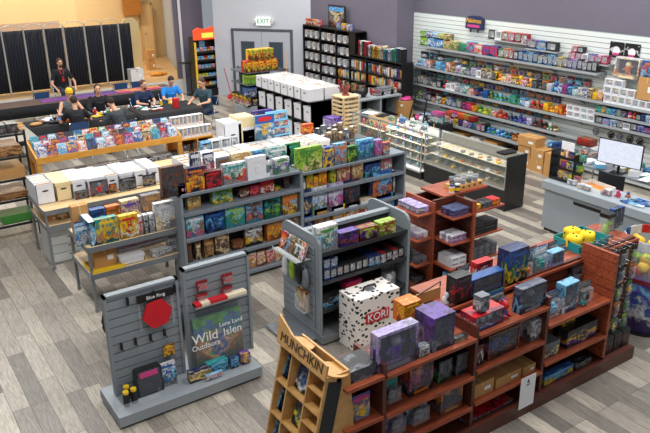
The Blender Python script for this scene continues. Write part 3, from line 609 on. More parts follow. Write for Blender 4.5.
row('A', 8.71, .33, 'right bay fourth shelf', """
303 313 213.5 g nvb dark navy game box
314.5 330 208 g sheh dusty brown game box
331.5 346 205 g yokw yellow comic-art game box
346.5 359.5 202 g oyrw orange and yellow comic-art game box
360.5 373 199 g crew cream game box with red figures
375 394 194.5 g lyob yellow and blue game box
""", .1, off=.02)
# ================================================================== STEEL CARTS
def cart(x0, x1, y0, y1, zs, label, ww='pale_board'):
    t = thing('steel_rack', label, 'rack')
    for x in (x0, x1):
        for y in (y0, y1): MB().box(x-.02, x+.02, y-.003, y+.003, .06, zs[0]).box(x-.003 if x > x0 else x-.02, x+.003 if x == x0 else x+.02, y-.02, y+.02, .06, zs[0]).cyl((x, y-.012, .03), (x, y+.012, .03), .03, n=10).build('leg', GREYM, t)
    for z in zs:
        d = MB().box(x0-.02, x1+.02, y0-.02, y1+.02, z-.015, z).build('deck', MC[ww], t)
        MB().box(x0-.025, x1+.025, y0-.03, y0-.02, z-.07, z+.004).box(x0-.025, x1+.025, y1+.02, y1+.03, z-.07, z+.004).box(x0-.03, x0-.02, y0-.03, y1+.03, z-.07, z+.004).box(x1+.02, x1+.03, y0-.03, y1+.03, z-.07, z+.004).build('edge_beam', GREYM, d)
    return t
cart(2.22, 3.58, 8.88, 9.72, [.96, .57], 'steel rack with pale boards carrying games, in front of the comic boxes')
cart(2.1, 4.25, 10.62, 11.6, [.97, .72], 'longer steel rack carrying the front row of comic storage boxes')
row('A', 8.86, .96, 'the front steel rack', """
97.5 120 217.5 g tohey large game box with three painted heads
121.5 140 214.5 g yywr yellow game box with red and white art
139.5 144 216 b wwr white slim book
145 149.5 215 b wwk white slim book with dark mark
150 156 213.5 b wws white slim book at the end
156.5 177.5 202 g wwcw white game box with calligraphy line
""", .1)
put('b', .1, .34, .4, 'kwl', XA(93, 9.0, .96), 8.9, .96, 'black spined big book stack end beside the painted heads game')
row('A', 9.25, .96, 'the front steel rack, rear row', """
75.5 92 205 c h tan carton of comics
93.5 108 209 g blwn blue slanted game box
109 122.5 205.5 g ohe orange brown book box
123.5 142 199.5 g ccyp cream game box with purple squares
144.5 163 194 g skeh large grey game box with desert art
""", .12)
for k in range(7): put('m', .2, .27, .03, ('lbw', 'bwr', 'wml', 'lvw', 'wrb', 'blk', 'ntw')[k], XA(81, 9.15, .96)+.01*k, 9.0+.035*k, .96, ('pale blue', 'blue', 'white and pink', 'pale blue and lavender', 'white and red', 'blue and black', 'navy and teal')[k]+' comic filed behind the black book stack', parts=False, group='comics filed on the front steel rack')
yt = thing('yellow_tray', 'shallow yellow plastic tray on the lower deck of the front rack', 'tray', (XA(106, 9.0, .57), 8.98, .57))
MB().box(-.22, .22, -.1, .25, 0, .012).box(-.22, .22, -.11, -.1, 0, .05).box(-.22, .22, .25, .26, 0, .05).box(-.23, -.22, -.11, .26, 0, .05).box(.22, .23, -.11, .26, 0, .05).build('tray', plain('y'), yt)
put('c', .3, .26, .2, 'h', XA(104, 9.1, .6), 9.0, .585, 'brown carton with two dark slots standing in the yellow tray')
hb = put('l', .34, .12, .4, 'w', XA(131, 9, .57), 8.92, .57, 'low white flat storage box on the lower deck'); put('g', .5, .07, .34, 'akn', XA(130, 9, .57), 9.35, .57, 'flat black game box lying on the lower deck')
t = put('g', .85, .05, .3, 'vww', XA(146, 9.2, .7), 9.12, .69, 'long flat pale purple box across the lower deck'); t.rotation_euler.y = -.04
put('g', .45, .06, .3, 'oyo', XA(157, 9.4, .7), 9.43, .57, 'flat orange box lying behind the long pale purple one')
for k, (px, zz) in enumerate(((158, .57), (167, .57), (175, .57), (175, .68), (176, .79))): put('g', .16, .1, .12, 'wws', XA(px, 8.92, zz), 8.9+.02*k, zz, 'small white box on lower deck, '+('left one', 'middle one', 'bottom of right stack', 'middle of right stack', 'top of right stack')[k], parts=False, group='small white boxes on the lower deck')
MB_ = thing('drawer_unit', 'white plastic drawer unit under the longer steel rack', 'drawers', (XA(72, 10.9, .3), 10.85, 0))
MB().box(-.36, .36, 0, .5, 0, .6).build('shell', mat('white_plastic', 'd5d7d4', .5), MB_)
for k in range(4): q = MB().box(-.34, .34, -.02, 0, .03+.145*k, .16+.145*k).build('drawer', mat('white_plastic', 'd5d7d4', .5), MB_); MB().box(-.08, .08, -.035, -.02, .12+.145*k, .135+.145*k).build('drawer_pull', plain('s'), q)
# comic storage boxes: front row on the long rack, then continuing on tables behind the shelving
row('A', 10.95, .97, 'the longer steel rack', """
38 56.5 184 lx w open white comic box with kraft interior
57.5 73 182 l c cream comic box with dark handle hole
74 87.5 179.5 l w white comic box beside the cream one
88.5 106 177.5 l w wide white comic box behind the black game
107 120 175 lx w open white comic box behind small dark games
121 134 172.5 l w white comic box with kraft gap
135 148 170 lx w open white comic box near the middle
149 161 167.5 l w last white comic box at the right end
""", .62, off=0)
row('A', 10.86, .97, 'the ledge before comic boxes', """
75.5 90 190 g kes small dark photo game
91.5 109.5 180 v kras black war game box with red title
110 117.5 183.5 g kso small black game
120 137 177.5 g kas black game box
143.5 156.5 174.5 g khs dark game box near the right end
""", .03, off=-.01)
row('A', 10.75, .72, 'the middle deck of longer rack', """
47 57 215 c h tan carton
58 68 214 g yokw yellow comic set
69 75 211 g lwt pale blue book set
125 135 208 g gyw green box
""", .3, off=.05)
for k in range(14): put('m', .17, .26, .02, random.choice(['mbw', 'tbl', 'nmw', 'lgy', 'yok', 'ptw']), 2.95+.09*k, 10.8, .72, nth(k)+' comic from the left on the middle deck of the longer rack', parts=False, group='comics on the middle deck')
T = lambda x0, x1, y0, y1, z, label, m, legs=True: table(x0, x1, y0, y1, z, label, m)
def table(x0, x1, y0, y1, z, label, m, cloth=None):
    t = thing('folding_table', label, 'table', ((x0+x1)/2, (y0+y1)/2, 0)); a, b = (x1-x0)/2, (y1-y0)/2
    MB().box(-a, a, -b, b, z-.04, z).build('tabletop', m, t)
    for sx in (-1, 1):
        for sy in (-1, 1): MB().tube([(sx*(a-.12), sy*(b-.08), z-.04), (sx*(a-.12), sy*(b-.08), 0)], .014, 6).build('leg', METAL, t)
    return t
table(4.35, 7.35, 9.2, 12.1, .98, 'wide table under the comic boxes behind the grey shelving', PALEW)
k = 0
for (y, a, b, n, st) in ((9.6, 164, 312, 13, 'near'), (10.55, 176, 330, 12, 'rear')):
    zt = .98; x0, x1 = XA(a, y, 1.25), XA(b, y, 1.25); x0 = max(x0, 4.4)
    for i in range(n):
        ww = (x1-x0)/n; put_ = item('l', ww*.95, .3, .7, 'w', (x0+ww*(i+.5), y, zt), 0, nth(i)+' comic storage box from the left in the '+st+' row behind the grey shelving', st+' row of comic boxes behind the shelving', True, 0, 'x' if (i*7+k) % 3 else '')
    k += 1
# items above the rear rows
row('A', 11.35, .98, 'the table behind rear comic boxes', """
226 243 122 l w tall white comic box
240 256 117 l c cream comic box
262 270 118 l w white comic box
244 259 127 l w white comic box in front
""", .35)
row('A', 11.28, .98, 'the table of figures', """
213 222 140 f wkb white boxed figure
222.5 232 138 f wko white boxed figure in the middle
203 212.5 142 f lwk pale boxed figure
233 240 136 f wkr white boxed figure to the right
""", .16)
dsp = thing('card_display', 'blue cardboard display with red oval title and cartoon art panels', 'display', (XA(264, 11.25, 1.28)+.03, 11.25, 1.29))
MB().box(-.2, .2, 0, .04, 0, .46).build('panel', art('lbwy'), dsp); MB().box(-.2, .2, -.004, 0, .3, .46).build('header', plain('b'), dsp); MB().prism([(.15*math.cos(t*PI/8), .385+.045*math.sin(t*PI/8)) for t in range(16)], 'y', -.012, -.004).build('title_oval', plain('r'), dsp)
put('g', .42, .4, .08, 'pown', XA(263, 11.6, 1.5), 11.6, 1.35, 'white orange and purple poster box standing behind the blue display')
b2 = thing('card_display', 'pale blue display of small cartoon cards beside the blue one', 'display', (XA(284, 11.2, 1.28), 11.3, 1.29))
MB().prism([(0, 0), (.2, 0), (.2, .44), (.16, .44)], 'x', -.22, .22).build('stand', plain('l'), b2)
for r_ in range(3):
    for c in range(4): MB().box(-.2+.1*c, -.11+.1*c, .01+.05*r_, .02+.05*r_, .03+.13*r_, .14+.13*r_).build('card', art(['bwo', 'ylb', 'rwb', 'tyw'][(r_+c) % 4]), b2)
put('g', .22, .2, .12, 'oyr', XA(303, 11.3, 1.3), 11.1, 1.28, 'orange toy box at the right foot of the pale blue display')
# clear bags of comics draped in front
# ================================================================== COMIC RACK (honey wood)
cr = thing('comic_rack', 'wide honey coloured wooden comic rack with stepped tiers', 'rack', (0, 0, 0))
RY, RZ = 12.5, 1.23
rx0, rx1 = XA(36, RY, RZ), XA(181.5, RY, RZ)
MB().box(rx0, rx1, RY-.02, RY, RZ-.06, RZ+.05).build('front_rail', ORW, cr)
for x in (rx0, rx1-.03): MB().prism([(RY, RZ-.07), (RY+.66, RZ-.07), (RY+.66, RZ+.24), (RY+.6, RZ+.24), (RY, RZ+.05)], 'x', x, x+.03).build('side_panel', ORW, cr)
for k in range(3): MB().box(rx0+.03, rx1-.03, RY+.2*k, RY+.2*k+.19, RZ-.05+.045*k, RZ-.03+.045*k).build('tier', ORW, cr)
MB().box(rx0, rx1, RY+.64, RY+.66, RZ-.07, RZ+.2).build('back_board', ORW, cr)
MB().box(rx0, rx0+.08, RY, RY+.08, 0, RZ-.07).build('leg', ORW, cr); MB().box(rx1-.08, rx1, RY, RY+.08, 0, RZ-.07).build('leg', ORW, cr); MB().box(rx0, rx0+.08, RY+.56, RY+.64, 0, RZ-.07).build('leg', ORW, cr); MB().box(rx1-.08, rx1, RY+.56, RY+.64, 0, RZ-.07).build('leg', ORW, cr)
MB().box(rx0+.08, rx1-.08, RY+.02, RY+.6, .78, .81).build('lower_shelf', ORW, cr)
pals = 'pbw nvm rkw bnk lbw kbo wnb ywr lnw obk wbl cok gkw rbw nrk yrb lbt rwn kro twb orw nlr'.split()
for k, (nn, nm) in enumerate(((15, 'front'), (17, 'middle'), (17, 'back'))):
    for i in range(nn):
        ww = (rx1-rx0-.1)/nn; h = .27
        item('m', ww*.93, h, .01, pals[(i*5+k*8) % len(pals)], (rx0+.05+ww*(i+.5), RY+.02+.2*k, RZ-.03+.045*k), 0, nth(i)+' comic from left, '+nm+' tier of the honey wood rack', nm+' tier comics', False, -.36)
for i in range(12):
    put('g', .2, .12, .2, random.choice(['pkb', 'skw', 'kas', 'wsk', 'nwk']), rx0+.4+i*.2, RY+.12, .81, nth(i)+' small box from left, under the honey wood rack', parts=False, group='small boxes under the comic rack')
# clear-boxed figures right of the rack
ft = thing('wooden_cubby', 'honey wood cubby unit under rows of figures in clear boxes', 'cubby', (0, 0, 0)); fx0, fx1 = rx1+.02, XA(213, 12.6, 1.1)
MB().box(fx0, fx1, 12.6, 13.4, 1.13, 1.16).box(fx0, fx1, 13.38, 13.4, 0, 1.16).build('carcass', ORW, ft)
for x in (fx0, (fx0+fx1)/2, fx1-.025): MB().box(x, x+.025, 12.6, 13.4, 0, 1.13).build('divider', ORW, ft)
MB().box(fx0, fx1, 12.62, 13.38, .84, .86).build('shelf', ORW, ft)
for k, (y, z, nn) in enumerate(((12.65, 1.16, 8), (13.0, 1.31, 8))):
    if k: MB().box(fx0, fx1, 12.95, 13.4, 1.16, 1.31).build('riser', PALEW, ft)
    for i in range(nn):
        ww = (fx1-fx0)/nn; item('f', ww*.94, .2, .12, 'w'+'kybson'[i % 6]+'ybrok'[(i+k) % 5], (fx0+ww*(i+.5), y, z), 0, nth(i)+' clear-boxed figure from left, '+('front', 'rear')[k]+' row on the cubby', ('front', 'rear')[k]+' row of clear-boxed figures')
for i in range(4): put('v', .16, .16, .12, 'knw', fx0+.14+.24*i, 12.7, .86, nth(i)+' dark boxed figure inside the honey wood cubby', parts=False, group='boxes in the cubby')
# ================================================================== GREY CART WITH ROUNDED ENDS (four-way aisle unit)
F = thing('aisle_shelf', 'grey shelving unit with rounded slatted ends in the middle of the shop', 'shelving')
def endpanel(x, t, y0, y1, h, r, slats=False):
    poly = [(y0, .12), (y0, h-r)]+[(y0+r-r*math.cos(a), h-r+r*math.sin(a)) for a in (.4, .8, 1.2, 1.57)]+[(y1-r+r*math.sin(a), h-r+r*math.cos(a)) for a in (0, .4, .8, 1.2)]+[(y1, h-r), (y1, .12)]
    p = MB().prism(poly, 'x', x, x+t).build('end_panel', GREY, F)
    if slats:
        b = MB(); z = .2
        while z < 1.3: b.box(x-.012, x, y0+.09, y1-.06, z, z+.085); z += .1
        b.build('slat_face', GREY, p)
    return p
FX0, FX1, FY0, FY1 = 4.24, 5.66, 6.42, 7.28
endpanel(FX0, .04, FY0, FY1, 1.44, .13, True); endpanel(FX1-.04, .04, FY0, FY1, 1.44, .13)
DK = mat('near_black_metal', '26292d', .45)
MB().box(FX0+.04, FX1-.04, 6.83, 6.86, .12, 1.4).build('center_panel', DK, F); MB().box(FX0+.04, FX1-.04, 6.8, 6.89, 1.36, 1.41).build('top_rail', GREY, F)
for z in (.45, .84, 1.22):
    MB().box(FX0+.04, FX1-.04, FY0+.02, 6.83, z-.025, z).box(FX0+.04, FX1-.04, FY0+.01, FY0+.02, z-.035, z+.012).build('shelf_board', DK, F); MB().box(FX0+.04, FX1-.04, 6.86, FY1-.02, z-.025, z).build('shelf_board', DK, F)
MB().box(FX0, FX1, FY0-.05, FY1+.05, .03, .13).box(FX0-.35, FX0, FY0+.1, FY1-.1, .01, .05).build('base', GREYM, F)
n = 'aisle unit'
row('A', 6.44, 1.22, 'top shelf of the aisle unit', """
317.5 338 226 g wlsg pale plastic carry case with dark print
340.5 359 231.5 g pdek purple and black game box
360 377.5 227 g dpku purple game box with lime end
379.5 396 221.5 g uecd lime and pink game box at right end
""", .13)
fc = ['nb', 'nb', 'ko', 'ko', 'kwg', 'kgw', 'kyw', 'nlb', 'nlb', 'dwk', 'kwr', 'dwk', 'kwr']
x0, x1 = XA(324, 6.46, .84), XA(404, 6.46, .84); wd_ = (x1-x0)/len(fc)
for r_ in range(3):
    for i, c in enumerate(fc): item('f', wd_*.95, .145 if i else .15, wd_*1.0, c+('k' if len(c) < 3 else ''), (x0+wd_*(i+.5), 6.46+r_*wd_*1.06, .84), 0, CN[c[0]]+' boxed figure, '+nth(i)+' from left, '+('front', 'middle', 'rear')[r_]+' row on the aisle unit', ('front', 'middle', 'rear')[r_]+' row of boxed figures on the aisle unit')
item('f', wd_, .14, wd_, 'nbl', (x0+wd_*.5, 6.46, .99), 0, 'blue boxed figure stacked on top at left end of the aisle unit'); item('f', wd_, .14, wd_, 'nbl', (x0+wd_*1.6, 6.46, .985), 0, 'second blue boxed figure stacked at left end of the aisle unit')
row('A', 6.46, .45, 'third shelf of the aisle unit', """
323 340 292 g kslk dark box with blue grey picture
346 362 281 g mwmr pink and white box
384 397 268 k swsk grey carded toy in clear bag
""", .14)
# end panel accessories
s1 = thing('acrylic_shelf', 'small clear ledge holding booklets on the slatted end of aisle unit', 'shelf', (FX0-.012, 6.86, 1.12)); MB().box(-.22, 0, -.28, .28, 0, .008).box(-.22, -.214, -.28, .28, 0, .04).build('ledge', clearmat('ledge_plastic', 'd4d9dc', .35, .1), s1)
for k, (c, t) in enumerate((('rwo', 'red'), ('wls', 'white'), ('che', 'tan'), ('gtw', 'green'), ('orw', 'orange'))):
    o = put('b', .16, .22, .03, c, FX0-.14, 7.06-.1*k, 1.128, t+' booklet leaning on the clear ledge at the unit end', -PI/2, False, 'booklets on the clear ledge', -.35)
for k, (px, c) in enumerate(((292, 'white'), (300, 'olive'), (306, 'white tagged'), (312, 'grey'))):
    y = 7.1-.16*k; o = thing('hanging_bag', c+' pouch hanging from a hook on the slatted end, '+nth(k)+' from the aisle', 'bag', (FX0-.02, y, .74)); MB().sph((-.05, 0, .12), .035, .06, .14).build('pouch', plain('wuks'[k]), o); MB().tube([(-.01, 0, .3), (-.09, 0, .3)], .004, 6).build('hook', METAL, o); MB().tube([(-.06, 0, .25), (-.07, 0, .3)], .008, 6).build('strap', plain('s'), o)
o = thing('literature_holder', 'clear holder with brown leaflets low on the slatted end', 'holder', (FX0-.02, 6.7, .4)); MB().box(-.1, -.095, -.11, .11, 0, .2).box(-.1, 0, -.11, -.105, 0, .25).box(-.1, 0, .105, .11, 0, .25).box(-.1, 0, -.11, .11, 0, .006).build('holder', CLEAR, o); MB().box(-.08, -.02, -.1, .1, .008, .28).build('leaflets', art('ehc'), o)
for k in range(3): y = 7.0-.22*k; tag(MB().sph((0, 0, 0), .07, .09, .17).tube([(0, 0, .15), (-.03, 0, .24)], .006, 6).build('backpack', BLK2, None, (FX1+.075, y, .82)), 'black bag hanging on the far right end of the aisle unit, '+('rear', 'middle', 'front')[k], 'bag', 'black bags on the unit end')
# spotted box
q0, q1, q2 = U(356, 349, z=.13), U(399, 335, z=.13), U(339.6, 338.5, z=.13)
bx, by = q0.x, 6.0; W = XA(399, by, .5)-XA(356.5, by, .5); bx = XA(356.5, by, .5); D = .36; HT = U(356.5, 302, y=by).z
sp = thing('spotted_case', 'large white cardboard case with black dalmatian spots and red lettered panel', 'case', (bx+W/2, by, 0))
MB().box(-W/2, W/2, 0, D, 0, HT).build('body', mat('off_white_card', 'd9d4cd', .55), sp); SPM = bpy.data.materials.new('spotted_card'); SPM.use_nodes = True; N = SPM.node_tree; L = N.links; tcn = N.nodes.new('ShaderNodeTexCoord'); mpn = N.nodes.new('ShaderNodeMapping'); mpn.inputs['Scale'].default_value = (15, 15, 20); mpn.inputs['Rotation'].default_value = (.5, .6, .3)
dz_ = N.nodes.new('ShaderNodeTexNoise'); dz_.inputs['Scale'].default_value = 9; ad = N.nodes.new('ShaderNodeMix'); ad.data_type = 'RGBA'; ad.inputs[0].default_value = .12; vo = N.nodes.new('ShaderNodeTexVoronoi'); vo.inputs['Scale'].default_value = 1.0; ra = N.nodes.new('ShaderNodeValToRGB'); ra.color_ramp.interpolation = 'CONSTANT'; ra.color_ramp.elements[0].color = (.01, .01, .012, 1); ra.color_ramp.elements[1].position = .34; ra.color_ramp.elements[1].color = lin('ebe5de')
L.new(tcn.outputs['Object'], mpn.inputs[0]); L.new(tcn.outputs['Object'], dz_.inputs['Vector']); L.new(mpn.outputs[0], ad.inputs[6]); L.new(dz_.outputs['Color'], ad.inputs[7]); L.new(ad.outputs[2], vo.inputs['Vector']); L.new(vo.outputs['Distance'], ra.inputs[0]); L.new(ra.outputs[0], N.nodes['Principled BSDF'].inputs['Base Color'])
sp.children[0].data.materials[0] = SPM
MB().box(-.19, .17, -.008, -.003, .36, .5).build('red_panel', plain('r'), sp); text('panel_lettering', 'KORI', .14, PAPER, sp, (-.01, -.011, .43), (PI/2, 0, 0))
MB().tube([(-.1, D/2, HT), (-.08, D/2, HT+.05), (.08, D/2, HT+.05), (.1, D/2, HT)], .012, 8).build('handle', plain('k'), sp); MB().box(-.06, .06, D/2-.05, D/2+.05, HT+.002, HT+.006).build('silver_label', plain('s'), sp)
# ================================================================== WOODEN FLOOR DISPLAY (leaning cubbies)
wy0, wy1, lean = 4.1, 4.82, math.atan2(.3, 1.35)
wo = thing('wooden_display', 'light wooden leaning floor display with cubbies and carved header', 'display stand', (2.46, 0, 0))
fr = link('cubby_frame', None, wo); fr.rotation_euler = (0, lean, 0)
Hh = 1.4
for y in (wy0, wy1-.02): MB().box(0, .16, y, y+.02, .0, Hh).build('side_board', MDF, fr)
for y in (4.34, 4.62): MB().box(0, .15, y-.008, y+.008, .05, Hh).build('divider', MDF, fr)
for k in range(5): z = .05+.33*k; MB().box(-.004, .15, wy0+.02, wy1-.02, z-.012, z+.004).build('cubby_shelf', MDF, fr)
for z in (.55, .88, 1.21): MB().box(0, .15, wy0+.02, 4.33, z-.006, z+.006).build('cubby_shelf', MDF, fr)
MB().box(.15, .165, wy0, wy1, 0, Hh).build('back_board', mat('inner_board', '9c6c2e', .6, var=.1), fr)
MB().prism([(wy0-.02, Hh-.02), (wy1+.02, Hh-.02), (wy1+.06, Hh+.24), (wy1-.2, Hh+.14), (wy0-.02, Hh+.12)], 'x', -.03, -.012).build('header_board', MDF, fr)
text('header_lettering', 'MUNCHKIN', .125, mat('burnt_wood', '4a3622', .8), fr, (-.034, (wy0+wy1)/2, Hh+.065), (PI/2, 0, -PI/2))
b = MB(); b.cyl((.13, wy0+.1, Hh+.0), (.13, wy0+.1, Hh+.012), .15, n=20, smooth=False).cyl((.1, wy1-.14, Hh), (.1, wy1-.14, Hh+.012), .14, n=20, smooth=False); 
MB().cyl((.14, wy0+.1, Hh), (.14, wy0+.1, Hh+.012), .14, n=20, smooth=False).build('round_cap', MDF, fr); MB().cyl((.1, wy1-.14, Hh+.02), (.1, wy1-.14, Hh+.032), .14, n=20, smooth=False).build('round_cap', MDF, fr)
MB().prism([(.03, .0), (.17, .0), (.17, Hh-.06), (.03, Hh-.04)], 'y', wy0-.006, wy0-.001).build('chalk_strip', mat('chalkboard', '26292a', .8), fr)
MB().prism([(.62, 0), (.64, 0), (.54, 1.36), (.52, 1.36)], 'y', wy0, wy1).build('rear_leg_board', MDF, wo); MB().prism([(.1, 0), (.62, 0), (.52, 1.36), (.42, 1.36)], 'y', wy0+.0, wy0+.012).build('side_gusset', MDF, wo)
def incub(y, z, w, h, c, lab): # leaning inside a cubby
    o = item('m', w, h, .012, c, (0, 0, 0), 0, lab, 'packets in the wooden display'); m_ = Matrix.Translation((2.46, 0, 0)) @ Matrix.Rotation(lean, 4, 'Y') @ Matrix.Translation((.06, y, z)) @ Matrix.Rotation(-PI/2, 4, 'Z') @ Matrix.Rotation(-.15, 4, 'X'); o.matrix_world = m_; return o
CUB = [('upper', 1.0), ('second', .66), ('third', .36)]
for k, z in enumerate((1.06, .73, .4)):
    for j_ in range(3): incub(4.78-.05*j_, z, .1, .2, ['bkl', 'kbs', 'lkb'][j_], 'dark blue packet, '+nth(j_)+' in left column, '+('top', 'second', 'third')[k]+' row of wooden display')
incub(4.48, 1.06, .23, .28, 'kswb', 'black art packet framed in orange, centre column of the wooden display'); incub(4.47, .73, .16, .24, 'kuya', 'dark packet with lime art in centre column of the wooden display'); incub(4.48, .4, .16, .2, 'knl', 'navy packet in the third row centre column of the wooden display')
# ================================================================== LONG RED-BROWN GONDOLA
G2 = thing('long_wood_gondola', 'long reddish wooden gondola with slatted backs crowded with toys', 'shelving')
BY = 4.05; X = [2.93, 3.35, 4.47, 5.5, 6.55, 7.15]
MB().box(X[0], 7.15, 4.02, 4.7, 0, .16).build('plinth', RED_D, G2)
MB().box(4.5, 7.65, 4.47, 5.08, 1.255, 1.285).box(4.1, 4.5, 4.47, 4.7, 1.255, 1.285).build('deck_board', RED_W, G2)
b = MB(); z = .18
while z < 1.25: b.box(X[0] if z < 1.1 else 4.1, 7.6, 4.5, 4.54, z, z+.085); z += .095
b.build('slat_back', RED_D, G2); MB().box(X[0], 4.1, 4.545, 4.6, .16, 1.15).box(4.1, 7.6, 4.545, 4.6, .16, 1.25).build('core', RED_D, G2)
for x in X[1:4]: MB().box(x-.02, x+.02, BY+.01, 4.5, .16, 1.3).build('divider_post', RED_D, G2)
b = MB(); z = .2
while z < 1.42: b.box(6.56, 6.6, BY, 4.5, z, z+.1); z += .108
b.build('slat_divider', RED_W, G2); MB().box(6.6, 6.625, BY+.01, 4.5, .16, 1.45).build('end_core', RED_D, G2)
MB().box(7.0, 7.05, 4.47, 4.55, .1, 1.3).build('divider_post', RED_D, G2)
def gs(a, b_, z, y0=BY): MB().box(a+.02, b_-.02, y0, 4.5, z-.025, z).box(a+.02, b_-.02, y0-.012, y0, z-.03, z+.004).build('shelf_board', RED_W, G2)
for a, b_, zz in ((X[0]-.02, X[1], (1.2, .78, .42)), (X[1], X[2], (1.18, .76, .4)), (X[2], X[3], (1.2, .8, .43)), (X[3], X[4]+.02, (.96, .5))):
    for z in zz: gs(a, b_, z)
row('A', 4.08, 1.2, 'top shelf, left end of wooden gondola', """
347 378.5 368 v26 kaks clear bulky vehicle package
""", .3)
row('A', 4.08, .78, 'second shelf, left end of wooden gondola', """
353 372 396 k bylm blue and yellow carded toy
""", .06)
row('A', 4.07, 1.18, 'top shelf of wooden gondola', """
377 418 330 v11 vpks long lavender window box with two dark figures
419.5 429.5 346.5 g8 ssw small silver grey box
432 454 316 v26 pnsk tall purple window box with white title
455 468 336.5 g6 kyws grey and yellow card box
""", .2)
row('A', 4.12, .76, 'second shelf of wooden gondola', """
386.5 403 383 k gskt green grey carded figure in clear pack
409 433 366 v kmso dark window box with pink edge
438 451.5 361 v ksgk black window box with grey figure
455.5 469 353.5 v kask black window box beside the post
""", .16)
row('A', 4.1, .4, 'third shelf of wooden gondola', """
390 408 412 k vsps purple carded toy in clear bag
411 432 402 k lsnk blue grey carded toy in clear bag
440 462 388 v oksh orange framed window box with dark figure
""", .16)
row('A', 4.07, 1.2, 'top shelf, middle bay of wooden gondola', """
474 504 313 v20 rwbn red white and blue striped collector box
505 512 303 t brr blue and red caped toy
519.5 545 286.5 v11 nkls large blue and white figure box
""", .22)
row('A', 4.36, 1.2, 'back of top shelf, middle bay', """
484 506 292 k gkgb green and black carded toy
""", .06)
o = item('v', .12, .16, .1, 'sws', (XA(485, 4.12, 1.44), 4.12, 1.2+(U(489, 313, y=4.07).z-1.2)), 0, 'small clear grey bubble package on top of the striped collector box', None, True)
row('A', 4.09, .8, 'second shelf, middle bay of wooden gondola', """
474.5 483 346 g kwkd narrow black stacked box
487 519 331 v14 ebok brown and blue picture window box
530.5 543.5 320 g wwks white console box standing upright
""", .18)
row('A', 4.07, .43, 'carton shelf, middle bay', """
469.5 493.5 383 c h left brown carton with white label
495 521 374 c h middle open brown carton with white label
522.5 535 366 c h right small brown carton with white label
""", .33)
row('A', 4.07, .165, 'bottom shelf, middle bay', """
466 477 418.5 g rbtk red-topped blue box
478 490 413 g rbgk red-topped blue and green box
491 502 407 g rbnk red-topped navy box
503 513.5 401.5 g rbkt red-topped teal box
""", .26)
for k, (a, b_) in enumerate(((466, 477), (478, 490), (491, 502), (503, 513.5))): pass
row('A', 4.1, .96, 'top shelf, right bay of wooden gondola', """
547 561 294 k blws blue and white carded toy
562 577 285 v lswn pale blue tall window box
579 594 284 k ekos dark carded figure set
""", .12)
row('A', 4.42, .96, 'hanging at back of right bay', """
569 586 265 v kslk dark framed picture box
""", .05)
o = put('t', .07, .15, .07, 'tsl', XA(585, 4.1, .96), 4.1, .96, 'small blue toy figurine on a clear stand at the shelf edge')
row('A', 4.08, .5, 'second shelf, right bay of wooden gondola', """
544 558.5 343 g skcs grey game box
566 596.5 326.5 g20 kypa large black and yellow picture box
""", .3)
put('g', .2, .28, .2, 'yyk', XA(561, 4.3, .5), 4.22, .5, 'yellow box standing behind the grey game box')
row('A', 4.06, .165, 'bottom shelf, right bay', """
543.5 573 371 g8 bgyl large blue and green landscape game box
575 591 361 g kaes dark grey box
""", .2)
p = U(527, 395, y=4.0); nt = thing('paper_notice', 'white paper notice with small black emblem taped to the gondola plinth', 'paper', (p.x, 4.0, .12)); w_ = U(534, 395, y=4).x-U(520, 395, y=4).x
MB().box(-w_/2, w_/2, 0, .003, 0, .38).build('sheet', PAPER, nt); MB().prism([(-.02, .3), (.02, .3), (0, .35)], 'y', -.002, 0).build('emblem', BLACK, nt); MB().box(-.03, .03, -.002, 0, .27, .28).build('text_line', BLACK, nt)
# blister wall at the right end
DKC = ['kuk', 'kgs', 'kwe', 'knk', 'kyg', 'ksk', 'kak', 'keo', 'kgu', 'kbs']
for r_ in range(5):
    for i in range(5):
        x = 6.68+.105*i; z = .36+.22*r_; c = DKC[(r_*3+i*7) % 10]
        item('k', .095, .2, .05, c, (x, 4.16+.05*(i % 2), z), 0, 'dark carded toy, '+nth(i)+' from left, '+nth(r_)+' row up on the end pegs', 'carded toys on the gondola end pegs')
        pg = HOOK.copy(); COL.objects.link(pg); pg.rotation_euler = (0, 0, PI/2); pg.location = (x, 4.2, z+.2); tag(pg, 'steel hook holding carded toys at the right end of the wooden gondola', 'hook', 'steel hooks on the gondola end')
for i in range(3): put('g', .14, .22, .12, 'kdk' if i != 1 else 'kak', 6.75+.16*i, 4.1, .16, ('left', 'middle', 'right')[i]+' small dark box on the plinth below the carded toys', group='dark boxes on the plinth')
# deck items
row('A', 4.47, 1.285, 'the gondola deck', """
403.5 421 303 g oyry orange and yellow box
454.5 470.5 277 g14 krka black game box with red side
470 503.5 275.5 v12 bkna large blue and black game box
507 526.5 250 g ngyb tall dark blue and green box
""", .17)
row('A', 4.75, 1.285, 'rear of the gondola deck', """
458 472 268 k kws small carded toy
476 492 262 g rwk red and white flat box
""", .1)
row('A', 4.48, 1.285, 'right part of the gondola deck', """
520.5 534 259 k kobs dark carded toy with clear bubble
535 548.5 250 k ltsw blue carded toy with round bubble
550.5 563.5 252 v lkvs blue window box with racer
""", .1)
row('A', 4.72, 1.285, 'back edge of the gondola deck', """
521 529 252 v nkbs navy window box

530 538 248 k kls dark teal carded toy
539 548 246 k bks blue carded toy
549 558 243 k kas black carded toy
559 569 245 k nks navy carded toy
""", .07)
ws = thing('wire_stand', 'black wire frame stand with glass figures on the gondola deck', 'stand', (XA(432, 4.7, 1.285), 4.7, 1.285))
MB().tube([(-.2, 0, 0), (-.2, 0, .13), (.15, .05, .17), (.15, .05, 0)], .007, 6).build('frame', BLACK, ws); MB().box(-.19, .14, .03, .04, 0, .12).build('back_card', plain('h'), ws)
